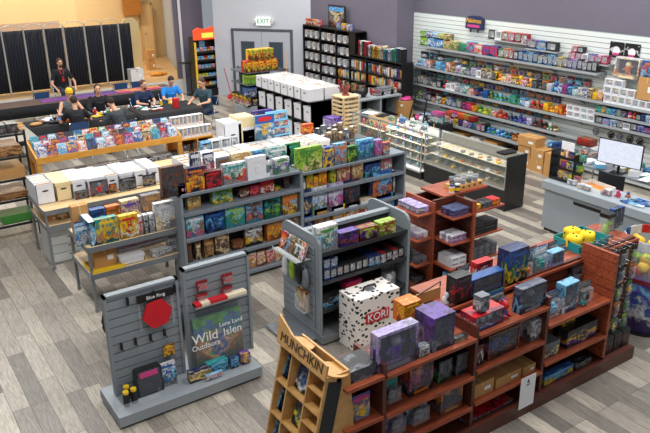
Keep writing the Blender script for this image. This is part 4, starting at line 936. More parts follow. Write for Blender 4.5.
for k in range(6): x = XA(440+6*k, 4.6, 1.285); tag(MB().cyl((0, 0, 0), (0, 0, .012), .03, n=12).cyl((0, 0, .012), (0, 0, .07), .008, n=6).sph((0, 0, .09), .025, .025, .035).build('glass_figurine', clearmat('glassy', 'e8eef2', .5, .05), None, (x, 4.55+.05*(k % 3), 1.285)), 'small glass figurine on the gondola deck, '+nth(k)+' from left', 'figurine', 'glass figurines')
p0, p1 = XA(569, 4.62, 1.3), XA(606, 4.62, 1.3); bn = thing('open_bin', 'teal open carton holding three big yellow dice on the gondola deck', 'bin', ((p0+p1)/2+.06, 4.58, 1.285)); hw = (p1-p0)/2*.75
TEAL = mat('teal_card', '1e8e93', .5)
MB().box(-hw, hw, 0, .38, 0, .01).prism([(-hw, 0), (hw, 0), (hw+.03, .09), (-hw-.03, .09)], 'y', 0, .01).box(-hw, hw, .37, .38, 0, .12).box(-hw-.01, -hw, 0, .38, 0, .11).box(hw, hw+.01, 0, .38, 0, .11).build('carton', TEAL, bn)
for k, (dx, dy, dz, a) in enumerate(((-.11, .12, .06, .3), (.02, .25, .08, -.2), (.1, .1, .06, .5))):
    dc = thing('plush_die', 'yellow plush die with black pips in the teal carton, '+('left', 'rear', 'right')[k], 'toy', ((p0+p1)/2+dx, 4.62+dy, 1.285+dz+.02), a); r = .09
    b = MB(); b.box(-r, r, -r, r, -r, r); o = b.build('body', mat('yellow_plush', 'edc51a', .8), dc); md = o.modifiers.new('round', 'BEVEL'); md.width = .045; md.segments = 4
    for (x, y, z) in ((0, -r, .0), (.04, -r, .04), (-.04, -r, -.04), (-r, .03, .03), (-r, -.03, -.03), (.03, .03, r), (-.03, -.03, r)): MB().sph((x, y, z), .013, .013, .013, 0, 8, 6).build('pip', BLACK, dc)
cyl = thing('capsule_toy', 'green dinosaur toy inside a clear case with black lid on the deck', 'toy', (XA(605, 4.75, 1.3), 4.75, 1.285))
MB().box(-.065, .065, -.06, .06, 0, .26).build('case', CLEAR, cyl); MB().box(-.07, .07, -.065, .065, .26, .31).build('lid', BLACK, cyl); MB().sph((0, 0, .09), .045, .045, .09).sph((.01, -.02, .18), .035, .045, .04).build('figure', plain('u'), cyl)
for k in range(3): put('v', .08, .29-.02*k, .06, 'bks' if k != 1 else 'nks', XA(613+6*k, 4.8, 1.3), 4.8+.03*k, 1.285, ('left', 'middle', 'right')[k]+' upright blue and black figure box at the right end of the deck')
# printed drum filled with yellow plush
dx, dy = 7.98, 4.46; dm = thing('round_bin', 'round printed bin with purple and blue swirls at the right edge', 'bin', (dx, dy, 0))
MB().cyl((0, 0, .03), (0, 0, .7), .34, n=36).build('drum', art('pbwl'), dm); MB().cyl((0, 0, 0), (0, 0, .03), .37, n=36).build('base_rim', BLACK, dm)
MB().cyl((0, 0, .7), (0, 0, .75), .35, n=36, cap=False).build('rim', plain('d'), dm)
cg = [(.34*math.cos(t), .34*math.sin(t), z) for z in (.75, 1.2) for t in [2*PI*i/12 for i in range(12)]]
b = MB(); 
for i in range(12): b.cyl(cg[i], cg[i+12], .006, n=5)
b.build('clear_sleeve_wires', CLEAR, dm); MB().cyl((0, 0, .75), (0, 0, 1.14), .335, n=36, cap=False).build('clear_sleeve', CLEAR, dm)
hd = MB(); 
for i in range(36):
    t0, t1 = 2*PI*i/36, 2*PI*(i+1)/36; P = [(.35*math.cos(t), .35*math.sin(t), z) for t, z in ((t0, 1.14), (t1, 1.14), (t1, 1.25), (t0, 1.25))]; hd.add(P, [(0, 1, 2, 3)], (i//3) % 4)
o = hd.build('header_band', [plain('w'), plain('r'), plain('w'), plain('b')], dm); md = o.modifiers.new('t', 'SOLIDIFY'); md.thickness = .01
random.seed(3)
for k in range(26):
    t = random.random()*6.28; r = .24*math.sqrt(random.random()); z = .8+.075*(k//5); c = random.choice('yyyur')
    tag(MB().sph((0, 0, 0), .085, .075, .075, 0, 10, 7).sph((.05, -.04, .04), .045, .045, .04, 0, 8, 6).build('plush_toy', plain(c), None, (dx+r*math.cos(t), dy+r*math.sin(t), z), random.random()*6), CN[c]+' plush toy heaped inside the round printed bin', 'toy', CN[c]+' plush toys in the round bin')
# ================================================================== SMALL RED-BROWN FOUR-WAY STAND
W4 = thing('small_wood_gondola', 'small reddish wooden four-way stand with shelves on each side', 'shelving')
PY, PX = 6.78, 6.78
b = MB(); z = .17
while z < 1.3: b.box(6.38, 6.95, PY, PY+.03, z, z+.09); b.box(PX, PX+.03, 6.42, PY, z, z+.09); z += .1
b.build('slat_panel', RED_D, W4); MB().box(6.36, 6.39, 6.74, 7.35, .15, 1.34).build('end_post', RED_W, W4); MB().box(PX-.01, PX+.03, 6.38, 6.42, .15, 1.38).build('end_post', RED_W, W4)
MB().box(6.39, 7.4, 7.25, 7.28, .15, 1.3).build('back_panel', RED_D, W4); MB().box(6.95, 6.98, 6.8, 7.3, .15, 1.3).build('core', RED_D, W4)
MB().box(6.02, 7.4, 6.38, 7.4, 0, .15).build('plinth', RED_D, W4)
MB().box(6.6, 7.45, 6.8, 7.3, 1.34, 1.37).build('top_deck', RED_W, W4)
for z in (1.2, .82, .44):
    MB().box(6.4, PX-.01, 6.4, 6.78, z-.022, z).build('shelf_board', RED_W, W4); MB().box(PX+.03, 7.42, 6.42, 6.79, z-.022, z).build('shelf_board', RED_W, W4); MB().box(6.08, 6.37, 6.76, 7.25, z-.022, z).build('shelf_board', RED_W, W4)
def stack(x0, x1, y, z, nx, nz, w, h, d, pal, lab, grp, kind='g', ny=1):
    for i in range(nx):
        for k in range(nz):
            for j_ in range(ny):
                item(kind, (x1-x0)/nx*.95, h*.98, d, pal, (x0+(x1-x0)*(i+.5)/nx, y+j_*d*1.04, z+h*k), 0, lab+(', '+nth(i)+' from left' if nx > 1 else '')+(', '+('bottom', 'second', 'third', 'top')[k]+' layer' if nz > 1 else '')+(', '+('front', 'rear')[j_] if ny > 1 else ''), grp)
stack(6.43, 6.73, 6.44, 1.2, 3, 3, 0, .035, .12, 'nob', 'navy box on stand top front shelf', 'navy boxes on the stand', 'g', 2)
stack(6.43, 6.7, 6.44, .82, 3, 2, 0, .055, .12, 'wmp', 'white pink box on stand second shelf', 'white pink boxes on the stand', 'g', 2)
stack(6.46, 6.74, 6.44, .44, 2, 2, 0, .075, .14, 'wsk', 'white box on stand third shelf', 'white boxes on the stand', 'f', 2)
stack(6.42, 6.74, 6.44, .15, 2, 2, 0, .1, .14, 'lwt', 'pale teal box on stand plinth', 'pale teal boxes on the stand', 'g')
stack(6.86, 6.98, 6.46, 1.2, 1, 1, 0, .08, .16, 'yyo', 'yellow box on stand upper right shelf', 'yellow box on the stand')
stack(6.99, 7.2, 6.46, 1.2, 2, 2, 0, .045, .16, 'kas', 'black box on stand upper right shelf', 'black boxes upper right')
stack(7.21, 7.36, 6.46, 1.2, 2, 1, 0, .09, .16, 'ryo', 'red and yellow box on stand upper right shelf', 'red yellow boxes')
stack(6.84, 7.34, 6.45, .82, 2, 3, 0, .055, .24, 'kak', 'black box on stand middle right shelf', 'black boxes on stand middle')
stack(6.84, 7.36, 6.45, .44, 4, 3, 0, .06, .24, 'aks', 'charcoal box on stand lower right shelf', 'charcoal boxes on stand lower')
for k, (z, c, nm) in enumerate(((1.2, 'vws', 'lavender'), (.82, 'wmv', 'pale pink'), (.44, 'sks', 'grey'), (.15, 'kas', 'dark'))):
    for i in range(4): item('g', .1, .09, .2, c, (6.14, 7.2-.11*i, z), -PI/2, nm+' box on the left side of the stand, '+nth(i)+' from back', nm+' boxes on the stand left side')
wt = thing('cup_holder', 'wooden caddy with round holes on top of the small stand', 'caddy', (XA(467, 6.9, 1.37), 6.86, 1.37)); MB().box(-.28, .28, 0, .22, 0, .07).build('body', MDF, wt)
for k in range(5): MB().cyl((-.22+.11*k, -.001, .035), (-.22+.11*k, -.004, .035), .018, n=10).build('hole', BLACK, wt)
for k in range(8): x = XA(467, 6.9, 1.37)-.2+.12*(k % 4); tag(MB().cyl((0, 0, 0), (0, 0, .1), .04, .048, n=12).cyl((0, 0, .005), (0, 0, .06), .037, n=12, m=1).build('clear_cup', [CLEAR, plain('ks'[k % 2])], None, (x, 6.91+.1*(k//4), 1.44)), 'clear cup of dice in the wooden caddy, '+nth(k % 4)+' from left in '+('front', 'rear')[k//4]+' row', 'cup', 'clear cups on the caddy')
put('j', .08, .12, .08, 'wny', XA(453, 6.84, 1.37), 6.83, 1.37, 'small white and navy tin at the left of the wooden caddy'); put('j', .08, .12, .08, 'nwy', XA(459, 6.81, 1.37), 6.81, 1.37, 'small navy and white tin beside the wooden caddy')
# ================================================================== GLASS DISPLAY CASES
ALU = mat('brushed_aluminium', 'b9bbb8', .3, .6); DKC_ = mat('black_speckled', '1a1b1d', .35, var=.3, vs=60)
def gcase(y0, y1, label, base_h, base_m, ins, shelves, x0=9.62, x1=10.12, H_=1.03, end=None):
    t = thing('glass_display_case', label, 'display case', (0, 0, 0))
    MB().box(x0+.02, x1, y0, y1, 0, base_h).build('base', base_m, t)
    MB().box(x1-.015, x1, y0, y1, base_h, H_-.02).build('back_panel', ins, t)
    MB().box(x0+.02, x1-.015, y0+.01, y1-.01, base_h, base_h+.015).build('floor_panel', ins, t)
    for y in (y0, y1-.02):
        for x in (x0, x1-.02): MB().box(x, x+.02, y, y+.02, base_h-.02, H_-.015).build('corner_post', ALU, t)
    for x in (x0, x1-.02):
        MB().box(x, x+.02, y0, y1, H_-.04, H_-.008).build('top_rail', ALU, t)
    MB().box(x0, x0+.02, y0, y1, base_h-.02, base_h+.01).build('bottom_rail', ALU, t)
    MB().box(x0+.004, x0+.01, y0+.02, y1-.02, base_h+.01, H_-.04).build('front_pane', GLASS, t)
    MB().box(x0, x1, y0, y1, H_-.008, H_).build('top_pane', GLASS, t)
    if end: MB().box(x0-.005, x1+.005, y0-.03, y0, 0, H_+.01).build('end_board', end, t)
    for z in shelves: MB().box(x0+.14, x1-.02, y0+.02, y1-.02, z-.008, z).build('glass_shelf', mat('case_shelf', 'c4bba4', .4), t)
    l = bpy.data.lights.new('case_lamp', 'AREA'); l.shape = 'RECTANGLE'; l.size = .05; l.size_y = y1-y0-.1; l.energy = 6 if 'white' in label else 1.8; l.color = (1, .95, .85)
    o = bpy.data.objects.new('case_lamp', l); COL.objects.link(o); o.location = (x0+.08, (y0+y1)/2, H_-.06); o.rotation_euler = (0, -.5, 0)
    return t
gcase(8.36, 10.58, 'low glass case on a black base with black speckled end board', .42, DKC_, mat('tan_interior', '6a5e4b', .6), (.6, .8), end=DKC_)
gcase(10.66, 12.05, 'white-lit glass case packed with small figures in the middle of the row', .16, DKC_, mat('white_interior', 'dfe2e0', .5), (.34, .52, .7, .86))
gcase(12.1, 13.1, 'wood-lined glass case at the far end of the row', .1, MDF, mat('wood_interior', 'c09a62', .6), (.45, .72))
random.seed(21)
for k, z in enumerate((.435, .6, .8)):
    for i in range(26):
        y = 8.5+.078*i; c = random.choice('cwoyehscs'); tag(MB().box(-.04, .04, -.03, .03, 0, .012+.02*(i % 3 == 0)).build('trading_card', plain(c), None, (9.82+.08*(i % 3), y, z)), CN[c]+' small card pack, '+nth(i)+' from right, '+('lowest', 'middle', 'top')[k]+' level of black-based case', 'card', ('lowest', 'middle', 'top')[k]+' level card packs in the black-based case')
for k, z in enumerate((.18, .34, .52, .7, .86)):
    for i in range(16):
        y = 10.74+.08*i; p = random.choice(['lw', 'sb', 'bl', 'sk', 'ml', 'tw', 'rw', 'vs', 'os', 'ws'])
        item('t', .08, .11, .07, p, (9.79+.08*(i % 3), y, z), -PI/2, CN[p[0]]+' small figure, '+nth(i)+' from right, level '+('one', 'two', 'three', 'four', 'five')[k]+' from bottom in white-lit case', 'small figures in the white-lit case')
for k, z in enumerate((.12, .45, .72)):
    for i in range(6):
        p = random.choice(['erk', 'kes', 'hek', 'gke']); item('t', .12, .14, .1, p, (9.82, 12.2+.15*i, z), -PI/2, CN[p[0]]+' painted model, '+nth(i)+' from right, '+('bottom', 'middle', 'top')[k]+' level of wood-lined case', 'painted models in the wood-lined case')
for i in range(10): c = random.choice('slwbg'); item('g', .12, .05, .09, c+'ws', (9.75+.12*(i % 3), 10.8+.12*i, 1.03), -PI/2, CN[c]+' small box lying on the middle glass case, '+nth(i)+' from right', 'small boxes on the middle case')
tag(MB().box(-.12, .12, -.16, .16, 0, .01).build('paper_sheet', PAPER, None, (9.85, 12.7, 1.031), .3), 'white sheet of paper on the far wood-lined glass case', 'paper'); tag(MB().box(-.15, .15, -.1, .1, 0, .02).build('black_folder', BLACK, None, (9.9, 12.3, 1.031), .3), 'black folder lying on the far wood-lined glass case', 'folder')
tag(MB().box(-.16, .16, -.1, .1, 0, .03).build('black_tablet', BLACK, None, (9.86, 8.6, 1.031)), 'flat black tablet on the near end of the black-based case', 'tablet')
# ================================================================== REGISTER COUNTER
C = thing('register_counter', 'long grey laminate counter with a dark slot in its front', 'counter')
CG = mat('grey_laminate', '8d959b', .4, var=.06, vs=5); yC = 7.38
MB().box(9.5, 10.0, 3.2, yC, .06, .76).build('body', CG, C); MB().box(9.44, 10.02, 3.2, yC+.03, .77, .9).build('countertop', mat('grey_laminate_top', '98a1a7', .35, var=.05, vs=5), C)
MB().box(9.54, 9.98, 3.2, yC-.03, 0, .06).build('toe_kick', BLACK, C)
a, b_ = U(574, 200, x=9.5), U(601, 212, x=9.5); MB().box(9.49, 9.5, b_.y, a.y, .64, .69).build('slot', BLACK, C)
D2 = table(10.9, 11.7, 4.5, 8.0, .84, 'back desk behind the register counter loaded with papers', mat('desk_grey', '80878c', .5)); D2['label'] = 'grey back desk against the slatted wall carrying papers and boxes'
def onc(px, py): return U(px, py, z=.905)
p = onc(562, 183); rk = thing('pack_rack', 'black tiered rack of colourful card packs with white sign on counter corner', 'display rack', (9.75, 7.22, .9))
MB().box(-.12, .12, -.25, .2, 0, .015).build('base', BLACK, rk)
for y in (-.26, .2): MB().box(-.12, .12, y, y+.012, 0, .5).build('side_panel', BLACK, rk)
for k in range(3):
    MB().box(-.12+.05*k, .12, -.25, .2, .02+.17*k, .03+.17*k).box(-.13+.05*k, -.12+.05*k, -.25, .2, .02+.17*k, .06+.17*k).build('tier', BLACK, rk)
    for i in range(4):
        c = ['yob', 'bly', 'guy', 'ocb', 'rpb', 'nby', 'lbw', 'gyu', 'mby', 'kob', 'tly', 'gul'][k*4+i]
        item('g', .1, .13, .05, c, (9.75-.1+.05*k, 7.11-.01+.11*(1-i)+.01, .93+.17*k), -PI/2, CN[c[0]]+' card pack on black counter rack, '+nth(i)+' from left, '+('bottom', 'middle', 'top')[k]+' tier', 'card packs on the counter rack')
MB().box(-.01, .0, -.15, .1, .52, .66).box(-.01, .02, -.03, -.01, .4, .54).build('sign_card', PAPER, rk)
def flat(name, lab, cat, px, py, z, w, d, h, m, rz=0, par=None):
    q = U(px, py, z=z); return tag(MB().box(-w/2, w/2, -d/2, d/2, 0, h).build(name, m, None, q, rz), lab, cat)
q = U(590, 176, z=.9); tc = thing('open_carton_tray', 'shallow open carton with orange inside on the counter', 'box', (9.78, 6.6, .9), -.1)
MB().box(-.16, .16, -.24, .24, 0, .01).build('inside', mat('orange_card', 'c47a2c', .7), tc); MB().box(-.17, -.16, -.25, .25, 0, .07).box(.16, .17, -.25, .25, 0, .07).box(-.17, .17, -.25, -.24, 0, .07).box(-.17, .17, .24, .25, 0, .07).build('walls', WCARD, tc)
put('g', .16, .09, .12, 'wws', 9.6, 6.95, .9, 'small white box at the rear of the counter edge', -PI/2); put('g', .2, .08, .1, 'wcs', 9.56, 6.68, .9, 'low white box in front of the orange-lined carton', -PI/2)
put('g', .12, .1, .1, 'wms', 9.62, 6.3, .9, 'small white box with pink print on the counter', -PI/2); put('t', .1, .12, .1, 'rm', 9.68, 6.15, .9, 'small red and pink toy on the counter', -PI/2); put('t', .09, .1, .09, 'ob', 9.8, 6.05, .9, 'small orange and blue toy on the counter', -PI/2)
for i in range(9):
    c = ['bln', 'nbl', 'bwl', 'lbw', 'bkl', 'brw', 'wbl', 'bln', 'nlw'][i]; o = put('g', .15, .015, .1, c, 9.56+.12*(i % 3), 5.95-.13*(i//3)-.05*(i % 3), .9, CN[c[0]]+' flat card packet on the near counter, '+nth(i)+' of the spread', -PI/2-.3+.1*i, False, 'flat card packets on the counter')
# monitor on the back desk
pm = U(610, 168, x=10.95); mo = thing('computer_monitor', 'wide computer monitor showing a pale spreadsheet behind the counter', 'monitor', (10.95, (YB(599, 10.95, 1.1)+YB(640, 10.95, 1.1))/2, .84), -PI/2+.12)
mw = abs(YB(599, 10.95, 1.1)-YB(640, 10.95, 1.1)); 
MB().box(-mw/2, mw/2, 0, .03, .14, .58).build('bezel', BLACK, mo)
SCR = bpy.data.materials.new('screen'); SCR.use_nodes = True; N = SCR.node_tree; bb = N.nodes['Principled BSDF']; tcn = N.nodes.new('ShaderNodeTexCoord'); brk = N.nodes.new('ShaderNodeTexBrick'); brk.inputs['Scale'].default_value = 5; brk.inputs['Color1'].default_value = (.8, .84, .95, 1); brk.inputs['Color2'].default_value = (.62, .68, .86, 1); brk.inputs['Mortar'].default_value = (.85, .88, .98, 1); brk.inputs['Mortar Size'].default_value = .04
mpn = N.nodes.new('ShaderNodeMapping'); mpn.inputs['Rotation'].default_value = (PI/2, 0, 0); N.links.new(tcn.outputs['Object'], mpn.inputs[0]); N.links.new(mpn.outputs[0], brk.inputs['Vector']); N.links.new(brk.outputs[0], bb.inputs['Emission Color']); bb.inputs['Emission Strength'].default_value = .8; bb.inputs['Base Color'].default_value = (.05, .05, .06, 1); brk.inputs['Scale'].default_value = 14
MB().box(-mw/2+.015, mw/2-.015, -.002, 0, .155, .565).build('screen', SCR, mo); MB().cyl((0, .03, .0), (0, .03, .3), .025, n=10).box(-.12, .12, -.06, .12, 0, .012).build('stand', BLACK, mo)
pc = thing('office_chair', 'black curved office chair back between counter and back desk', 'chair', (10.45, YB(610, 10.45, .85), 0), PI/2)
MB().prism([(.3*math.sin(a), -.05+.08*math.cos(a*1.2)) for a in [-1+.25*i for i in range(9)]]+[(.28*math.sin(a), -.09+.08*math.cos(a*1.2)) for a in [1-.25*i for i in range(9)]], 'z', .62, .98).build('backrest', BLK2, pc)
MB().box(-.25, .25, -.45, .0, .45, .53).build('seat', BLK2, pc); MB().cyl((0, -.22, .1), (0, -.22, .45), .03).build('column', METAL, pc)
for k in range(5): a = k*2*PI/5; MB().tube([(0, -.22, .1), (.28*math.cos(a), -.22+.28*math.sin(a), .06)], .018, 6).cyl((.28*math.cos(a)-.01, -.22+.28*math.sin(a), .03), (.28*math.cos(a)+.01, -.22+.28*math.sin(a), .03), .03).build('wheel_arm', BLACK, pc)
random.seed(31)
for i in range(26):
    px, py = 566+(i*37 % 84), 0; y = 7.8-(i*.618 % 1)*3.2; x = 11.0+.09*(i % 6); c = 'wwwycblwtksn'[i % 12]
    o = tag(MB().box(-.13, .13, -.09, .09, 0, .012+.03*(i % 4)).box(-.12, .12, -.085, .085, .012+.03*(i % 4), .016+.03*(i % 4), 1).build('paper_stack', [plain(c), PAPER], None, (x, y, .84+.001*i), random.uniform(-.8, .8)), CN[c]+' stack of papers on the back desk, '+nth(i)+' in the clutter', 'paper', 'paper stacks on the back desk')
for i, (y, z, w_, h_, c, l) in enumerate(((7.9, .84, .35, .2, 'wos', 'white box with orange print'), (7.62, .84, .2, .16, 'pmp', 'purple box'), (7.45, 1.0, .3, .12, 'ppm', 'purple bag box stacked'), (7.2, .84, .3, .22, 'wsr', 'white console box'), (6.95, .84, .16, .1, 'tly', 'teal round tub'), (6.7, .84, .35, .08, 'bnl', 'blue flat box'), (8.05, 1.04, .3, .14, 'ekr', 'dark brown box'))):
    put('g', w_, h_, .22, c, 11.35, y-.1*(i % 2), z, l+' on the back desk left of the monitor', -PI/2)
cb = put('c', .7, .28, .4, 'e', 10.98, 5.25, .84, 'long brown carton full of papers at the right of the monitor', -PI/2)
for i in range(7): tag(MB().box(-.14, .14, -.1, .1, 0, .01).build('loose_paper', PAPER, None, (11.1+.05*i, 5.0+.12*i, 1.13+.012*i), random.uniform(-1, 1)), 'white loose paper on the long brown carton, '+nth(i)+' up', 'paper', 'loose papers on the long carton')
for i, (px, pn) in enumerate(((611, 'k'), (596, 's'), (620, 's'), (630, 'k'), (640, 'k'))):
    y = YB(px, 12.7, .95); tag(MB().tube([(.0+.07*math.cos(a), -.03, .07*math.sin(a)) for a in [i_*.7 for i_ in range(10)]], .012, 6).tube([(0, .09, .02), (0, -.03, 0)], .006, 5).box(-.03, .03, -.05, -.01, -.05, .03).build('hanging_gadget', plain(pn), None, (12.72, y, .98), -PI/2), ['coiled black headset', 'grey cable', 'grey charger', 'black clip', 'black charger'][i]+' hanging on the slatted wall above the desk', 'gadget')
# cartons under the lowest wall shelf
for i, (y, x, l) in enumerate(((10.02, 12.05, 'left'), (9.62, 12.0, 'middle'), (9.2, 11.95, 'right'))):
    put('c', .36, .26, .34, 'h', x, y, 0, 'brown carton on the floor by the register, bottom '+l, -PI/2); put('c', .34, .24, .32, 'h', x, y, .262, 'brown carton stacked by the register, on the bottom '+l+' one', -PI/2)
put('c', .5, .2, .34, 'h', 12.02, 9.95, .504, 'large brown carton on top of the register-side stack with white label', -PI/2)
for i, (y, c, w_, h_) in enumerate(((13.6, 'y', .5, .28), (12.95, 'b', .4, .22), (12.4, 'h', .5, .26), (11.8, 'w', .3, .24), (11.3, 'h', .42, .26), (10.75, 'k', .35, .2))):
    put('c', w_, h_, .3, c, 12.35, y, 0, CN[c]+' carton under the lowest wall shelf, '+nth(i)+' from the left', -PI/2)
# far left of the slat wall: cartons, bin, ladder
put('c', .4, .35, .35, 'h', 11.7, 13.9, 0, 'lower brown carton left of the step ladder', -PI/2); put('c', .36, .32, .32, 'h', 11.72, 13.9, .352, 'middle brown carton left of the step ladder', -PI/2); put('c', .34, .2, .3, 'h', 11.72, 13.88, .674, 'top brown carton left of the step ladder', -PI/2)
tag(MB().sph((0, 0, .03), .16, .14, .04).sph((.1, .05, .04), .1, .08, .04).build('pink_bag', plain('m'), None, (11.9, 13.85, .88)), 'bright pink bag lying on the top brown carton', 'bag')
lb = thing('white_bin', 'off-white plastic bin full of mixed goods beside the ladder', 'bin', (11.9, 13.2, 0)); MB().prism([(-.22, 0), (.22, 0), (.26, .5), (-.26, .5)], 'y', -.28, .28).build('tub', mat('white_plastic', 'd5d7d4', .5), lb)
for i in range(8): c = 'wkswmkwl'[i]; tag(MB().sph((0, 0, .06), .09, .08, .06).box(-.05, .05, -.04, .04, .04, .13).build('packet', plain(c), None, (11.75+.1*(i % 4), 13.05+.16*(i//4), .5)), CN[c]+' packet heaped in the off-white bin, '+nth(i)+' from the left', 'packet', 'packets in the bin')
put('g', .3, .16, .22, 'tww', 11.7, 12.55, .55, 'teal box behind the step ladder', -PI/2); put('g', .28, .1, .22, 'mmv', 11.7, 12.55, .715, 'bright pink box on the teal box behind the ladder', -PI/2); put('c', .5, .54, .4, 'k', 11.7, 12.55, 0, 'dark crate under the teal and pink boxes', -PI/2)
la = thing('step_ladder', 'black folding step ladder standing before the slatted wall', 'ladder', (11.2, 12.55, 0), -PI/2)
for q in (-1, 1): MB().tube([(q*.3, -.25, 0), (q*.22, .0, 1.05), (q*.2, .05, 1.25)], .02, 8).build('front_leg', BLACK, la); MB().tube([(q*.28, .45, 0), (q*.22, .02, .8)], .016, 8).build('rear_leg', BLACK, la)
MB().tube([(-.2, .05, 1.25), (-.1, .06, 1.29), (.1, .06, 1.29), (.2, .05, 1.25)], .022, 8).build('handle', BLACK, la); MB().tube([(-.22, 0, 1.05), (.22, 0, 1.05)], .016, 8).build('cross_bar', BLACK, la)
for k, z in enumerate((.28, .54)): MB().box(-.27, .27, -.28+.07*k, .02+.05*k, z, z+.03).build('step', BLACK, la)
# ================================================================== BACK COUNTER AND BLACK BOOKSHELVES ON THE PURPLE WALL
bc = thing('grey_counter', 'grey open counter with pillars in front of the black bookshelves', 'counter', (0, 0, 0))
MB().box(10.45, 11.8, 13.9, 14.5, 1.0, 1.04).build('countertop', mat('grey_laminate_top', '98a1a7', .35), bc)
for x in (10.45, 11.1, 11.74): MB().box(x, x+.06, 13.92, 14.48, 0, 1.0).build('upright', mat('grey_laminate', '8d959b', .4), bc)
MB().box(10.5, 11.76, 13.95, 14.45, .5, .52).build('shelf', BLACK, bc); MB().box(10.5, 11.76, 14.46, 14.48, 0, 1.0).build('back_panel', BLACK, bc)
tag(MB().sph((0, 0, .13), .14, .14, .13, 0, 16, 10).box(-.06, .06, -.06, .06, 0, .02).build('black_helmet', BLACK, None, (10.75, 14.2, 1.04)), 'round black ball shaped object on the grey counter', 'ball')
for i, (x, c, w_, h_) in enumerate(((10.5, 'w', .2, .1), (11.2, 'd', .25, .1), (11.45, 'w', .4, .08), (11.45, 's', .4, .1), (11.65, 'c', .2, .14))): put('g', w_, h_, .25, c+'ws', x, 14.05, 1.04+(.1 if c == 's' else 0)+(0 if c != 's' else -.02), CN[c]+' box on the grey counter, '+nth(i)+' from the left')
bs = thing('black_bookcase', 'tall black bookcase of figures stepping down to lower book shelves', 'bookcase', (0, 0, 0))
BX0, BX1 = 11.85, 12.22
ys = [YB(303, BX0, 2.2), YB(319.5, BX0, 2.2), YB(335.5, BX0, 2.2), YB(349, BX0, 1.75), YB(366, BX0, 1.75), YB(402, BX0, 1.75)]
ztop, zlow = 2.36, 1.76
for i, y in enumerate(ys): MB().box(BX0, BX1, y-.02, y+.02, 0, ztop if i < 3 else (ztop if i == 3 else zlow)).build('upright', BLACK, bs)
MB().box(BX0-.01, BX1, ys[3]-.3, ys[0], ztop, ztop+.03).build('top_board', BLACK, bs); MB().box(BX0-.01, BX1, ys[5], ys[3], zlow, zlow+.03).build('top_board', BLACK, bs)
MB().box(BX1, BX1+.02, ys[3]-.3, ys[0], 0, ztop).box(BX1, BX1+.02, ys[5], ys[3]-.3, 0, zlow).build('back_panel', BLACK, bs)
zr = [.12, .42, .74, 1.07, 1.38, 1.7, 2.03]
for z in zr: MB().box(BX0, BX1, ys[3] if z > 1.75 else ys[5], ys[0], z-.025, z).build('shelf_board', BLACK, bs)
MB().box(BX0, BX0+.01, ys[3]-.28, ys[3], 1.8, ztop).build('end_panel', BLACK, bs)
random.seed(41)
for r_, z in enumerate(zr[1:]):
    for b_i in range(5):
        if r_+1 == 6 and b_i >= 3: continue
        if r_+1 == 5 and b_i >= 3: continue
        y1, y0 = ys[b_i]-.04, ys[b_i+1]+.04; bookish = b_i >= 3 or (b_i == 2 and r_ < 3)
        nn = int((y1-y0)/(.075 if bookish else .13))
        for i in range(nn):
            yy = y1-(y1-y0)*(i+.5)/nn; ww = (y1-y0)/nn
            if bookish: c = random.choice('rwbkcgpylwsmo'); h = random.uniform(.19, .26); item('b', ww*.95, h, .16, c+random.choice('wkyr'), (BX0+.05, yy, z), -PI/2, CN[c]+' book, '+nth(i)+' from left, bay '+('one', 'two', 'three', 'four', 'five')[b_i]+', '+nth(r_)+' shelf of black bookcase', 'books in the black bookcase')
            else: c = 'wsk'+'yorlbn'[(i+r_) % 6]; item('f', ww*.95, .2, .12, ('w' if (i+r_) % 2 else 's')+c[1]+c[3], (BX0+.04, yy, z), -PI/2, ['white', 'grey'][(i+r_+1) % 2]+' boxed figure, '+nth(i)+' from left, bay '+('one', 'two', 'three')[b_i]+', '+nth(r_)+' shelf of black bookcase', 'boxed figures in the black bookcase')
yA, yB = ys[3]-.35, ys[5]+.1; nn = 20
for i in range(nn):
    c = 'rwkrdwsyoywctbwlgtnk'[i]; item('b', (yA-yB)/nn*.92, random.uniform(.26, .36) if i > 3 else .38, .2, c+'k', (BX0+.05, yA-(yA-yB)*(i+.5)/nn, zlow+.03), -PI/2, CN[c]+' book standing on the low top of black bookcase, '+nth(i)+' from left', 'books on the low top of the bookcase')
for i in range(7): c = ['rwo', 'owk', 'cor', 'rkw', 'byl', 'ylo', 'bow'][i]; y = [ys[0]-.15-.2*j_ for j_ in range(4)]+[ys[2]-.05-.25*j_ for j_ in range(3)]; item('g', .19, .17, .1, c, (BX0+.06, y[i], ztop+.03), -PI/2, CN[c[0]]+' box on the tall bookcase top, '+nth(i)+' from left', 'boxes on the tall bookcase top')
yp = (YB(326, 12.0, 2.6)+YB(342.5, 12.0, 2.6))/2; wp = abs(YB(326, 12.0, 2.6)-YB(342.5, 12.0, 2.6))
ps = thing('framed_poster', 'black framed comic poster with blue title standing on the tall bookcase', 'poster', (12.08, yp, ztop+.03), -PI/2); ph = U(334, 5, x=12.08).z-ztop-.03
MB().box(-wp/2, wp/2, 0, .03, 0, ph).build('frame', BLACK, ps); MB().box(-wp/2+.04, wp/2-.04, -.004, 0, .04, ph-.04).build('print', art('ksec'), ps); MB().box(-wp/2+.05, wp/2-.05, -.008, -.004, ph*.72, ph-.05).build('title_band', plain('l'), ps); text('title', 'DCEASED', wp*.2, plain('b'), ps, (0, -.01, ph*.82), (PI/2, 0, 0)); MB().box(-.06, .06, -.008, -.004, .07, .16).build('red_badge', plain('r'), ps)
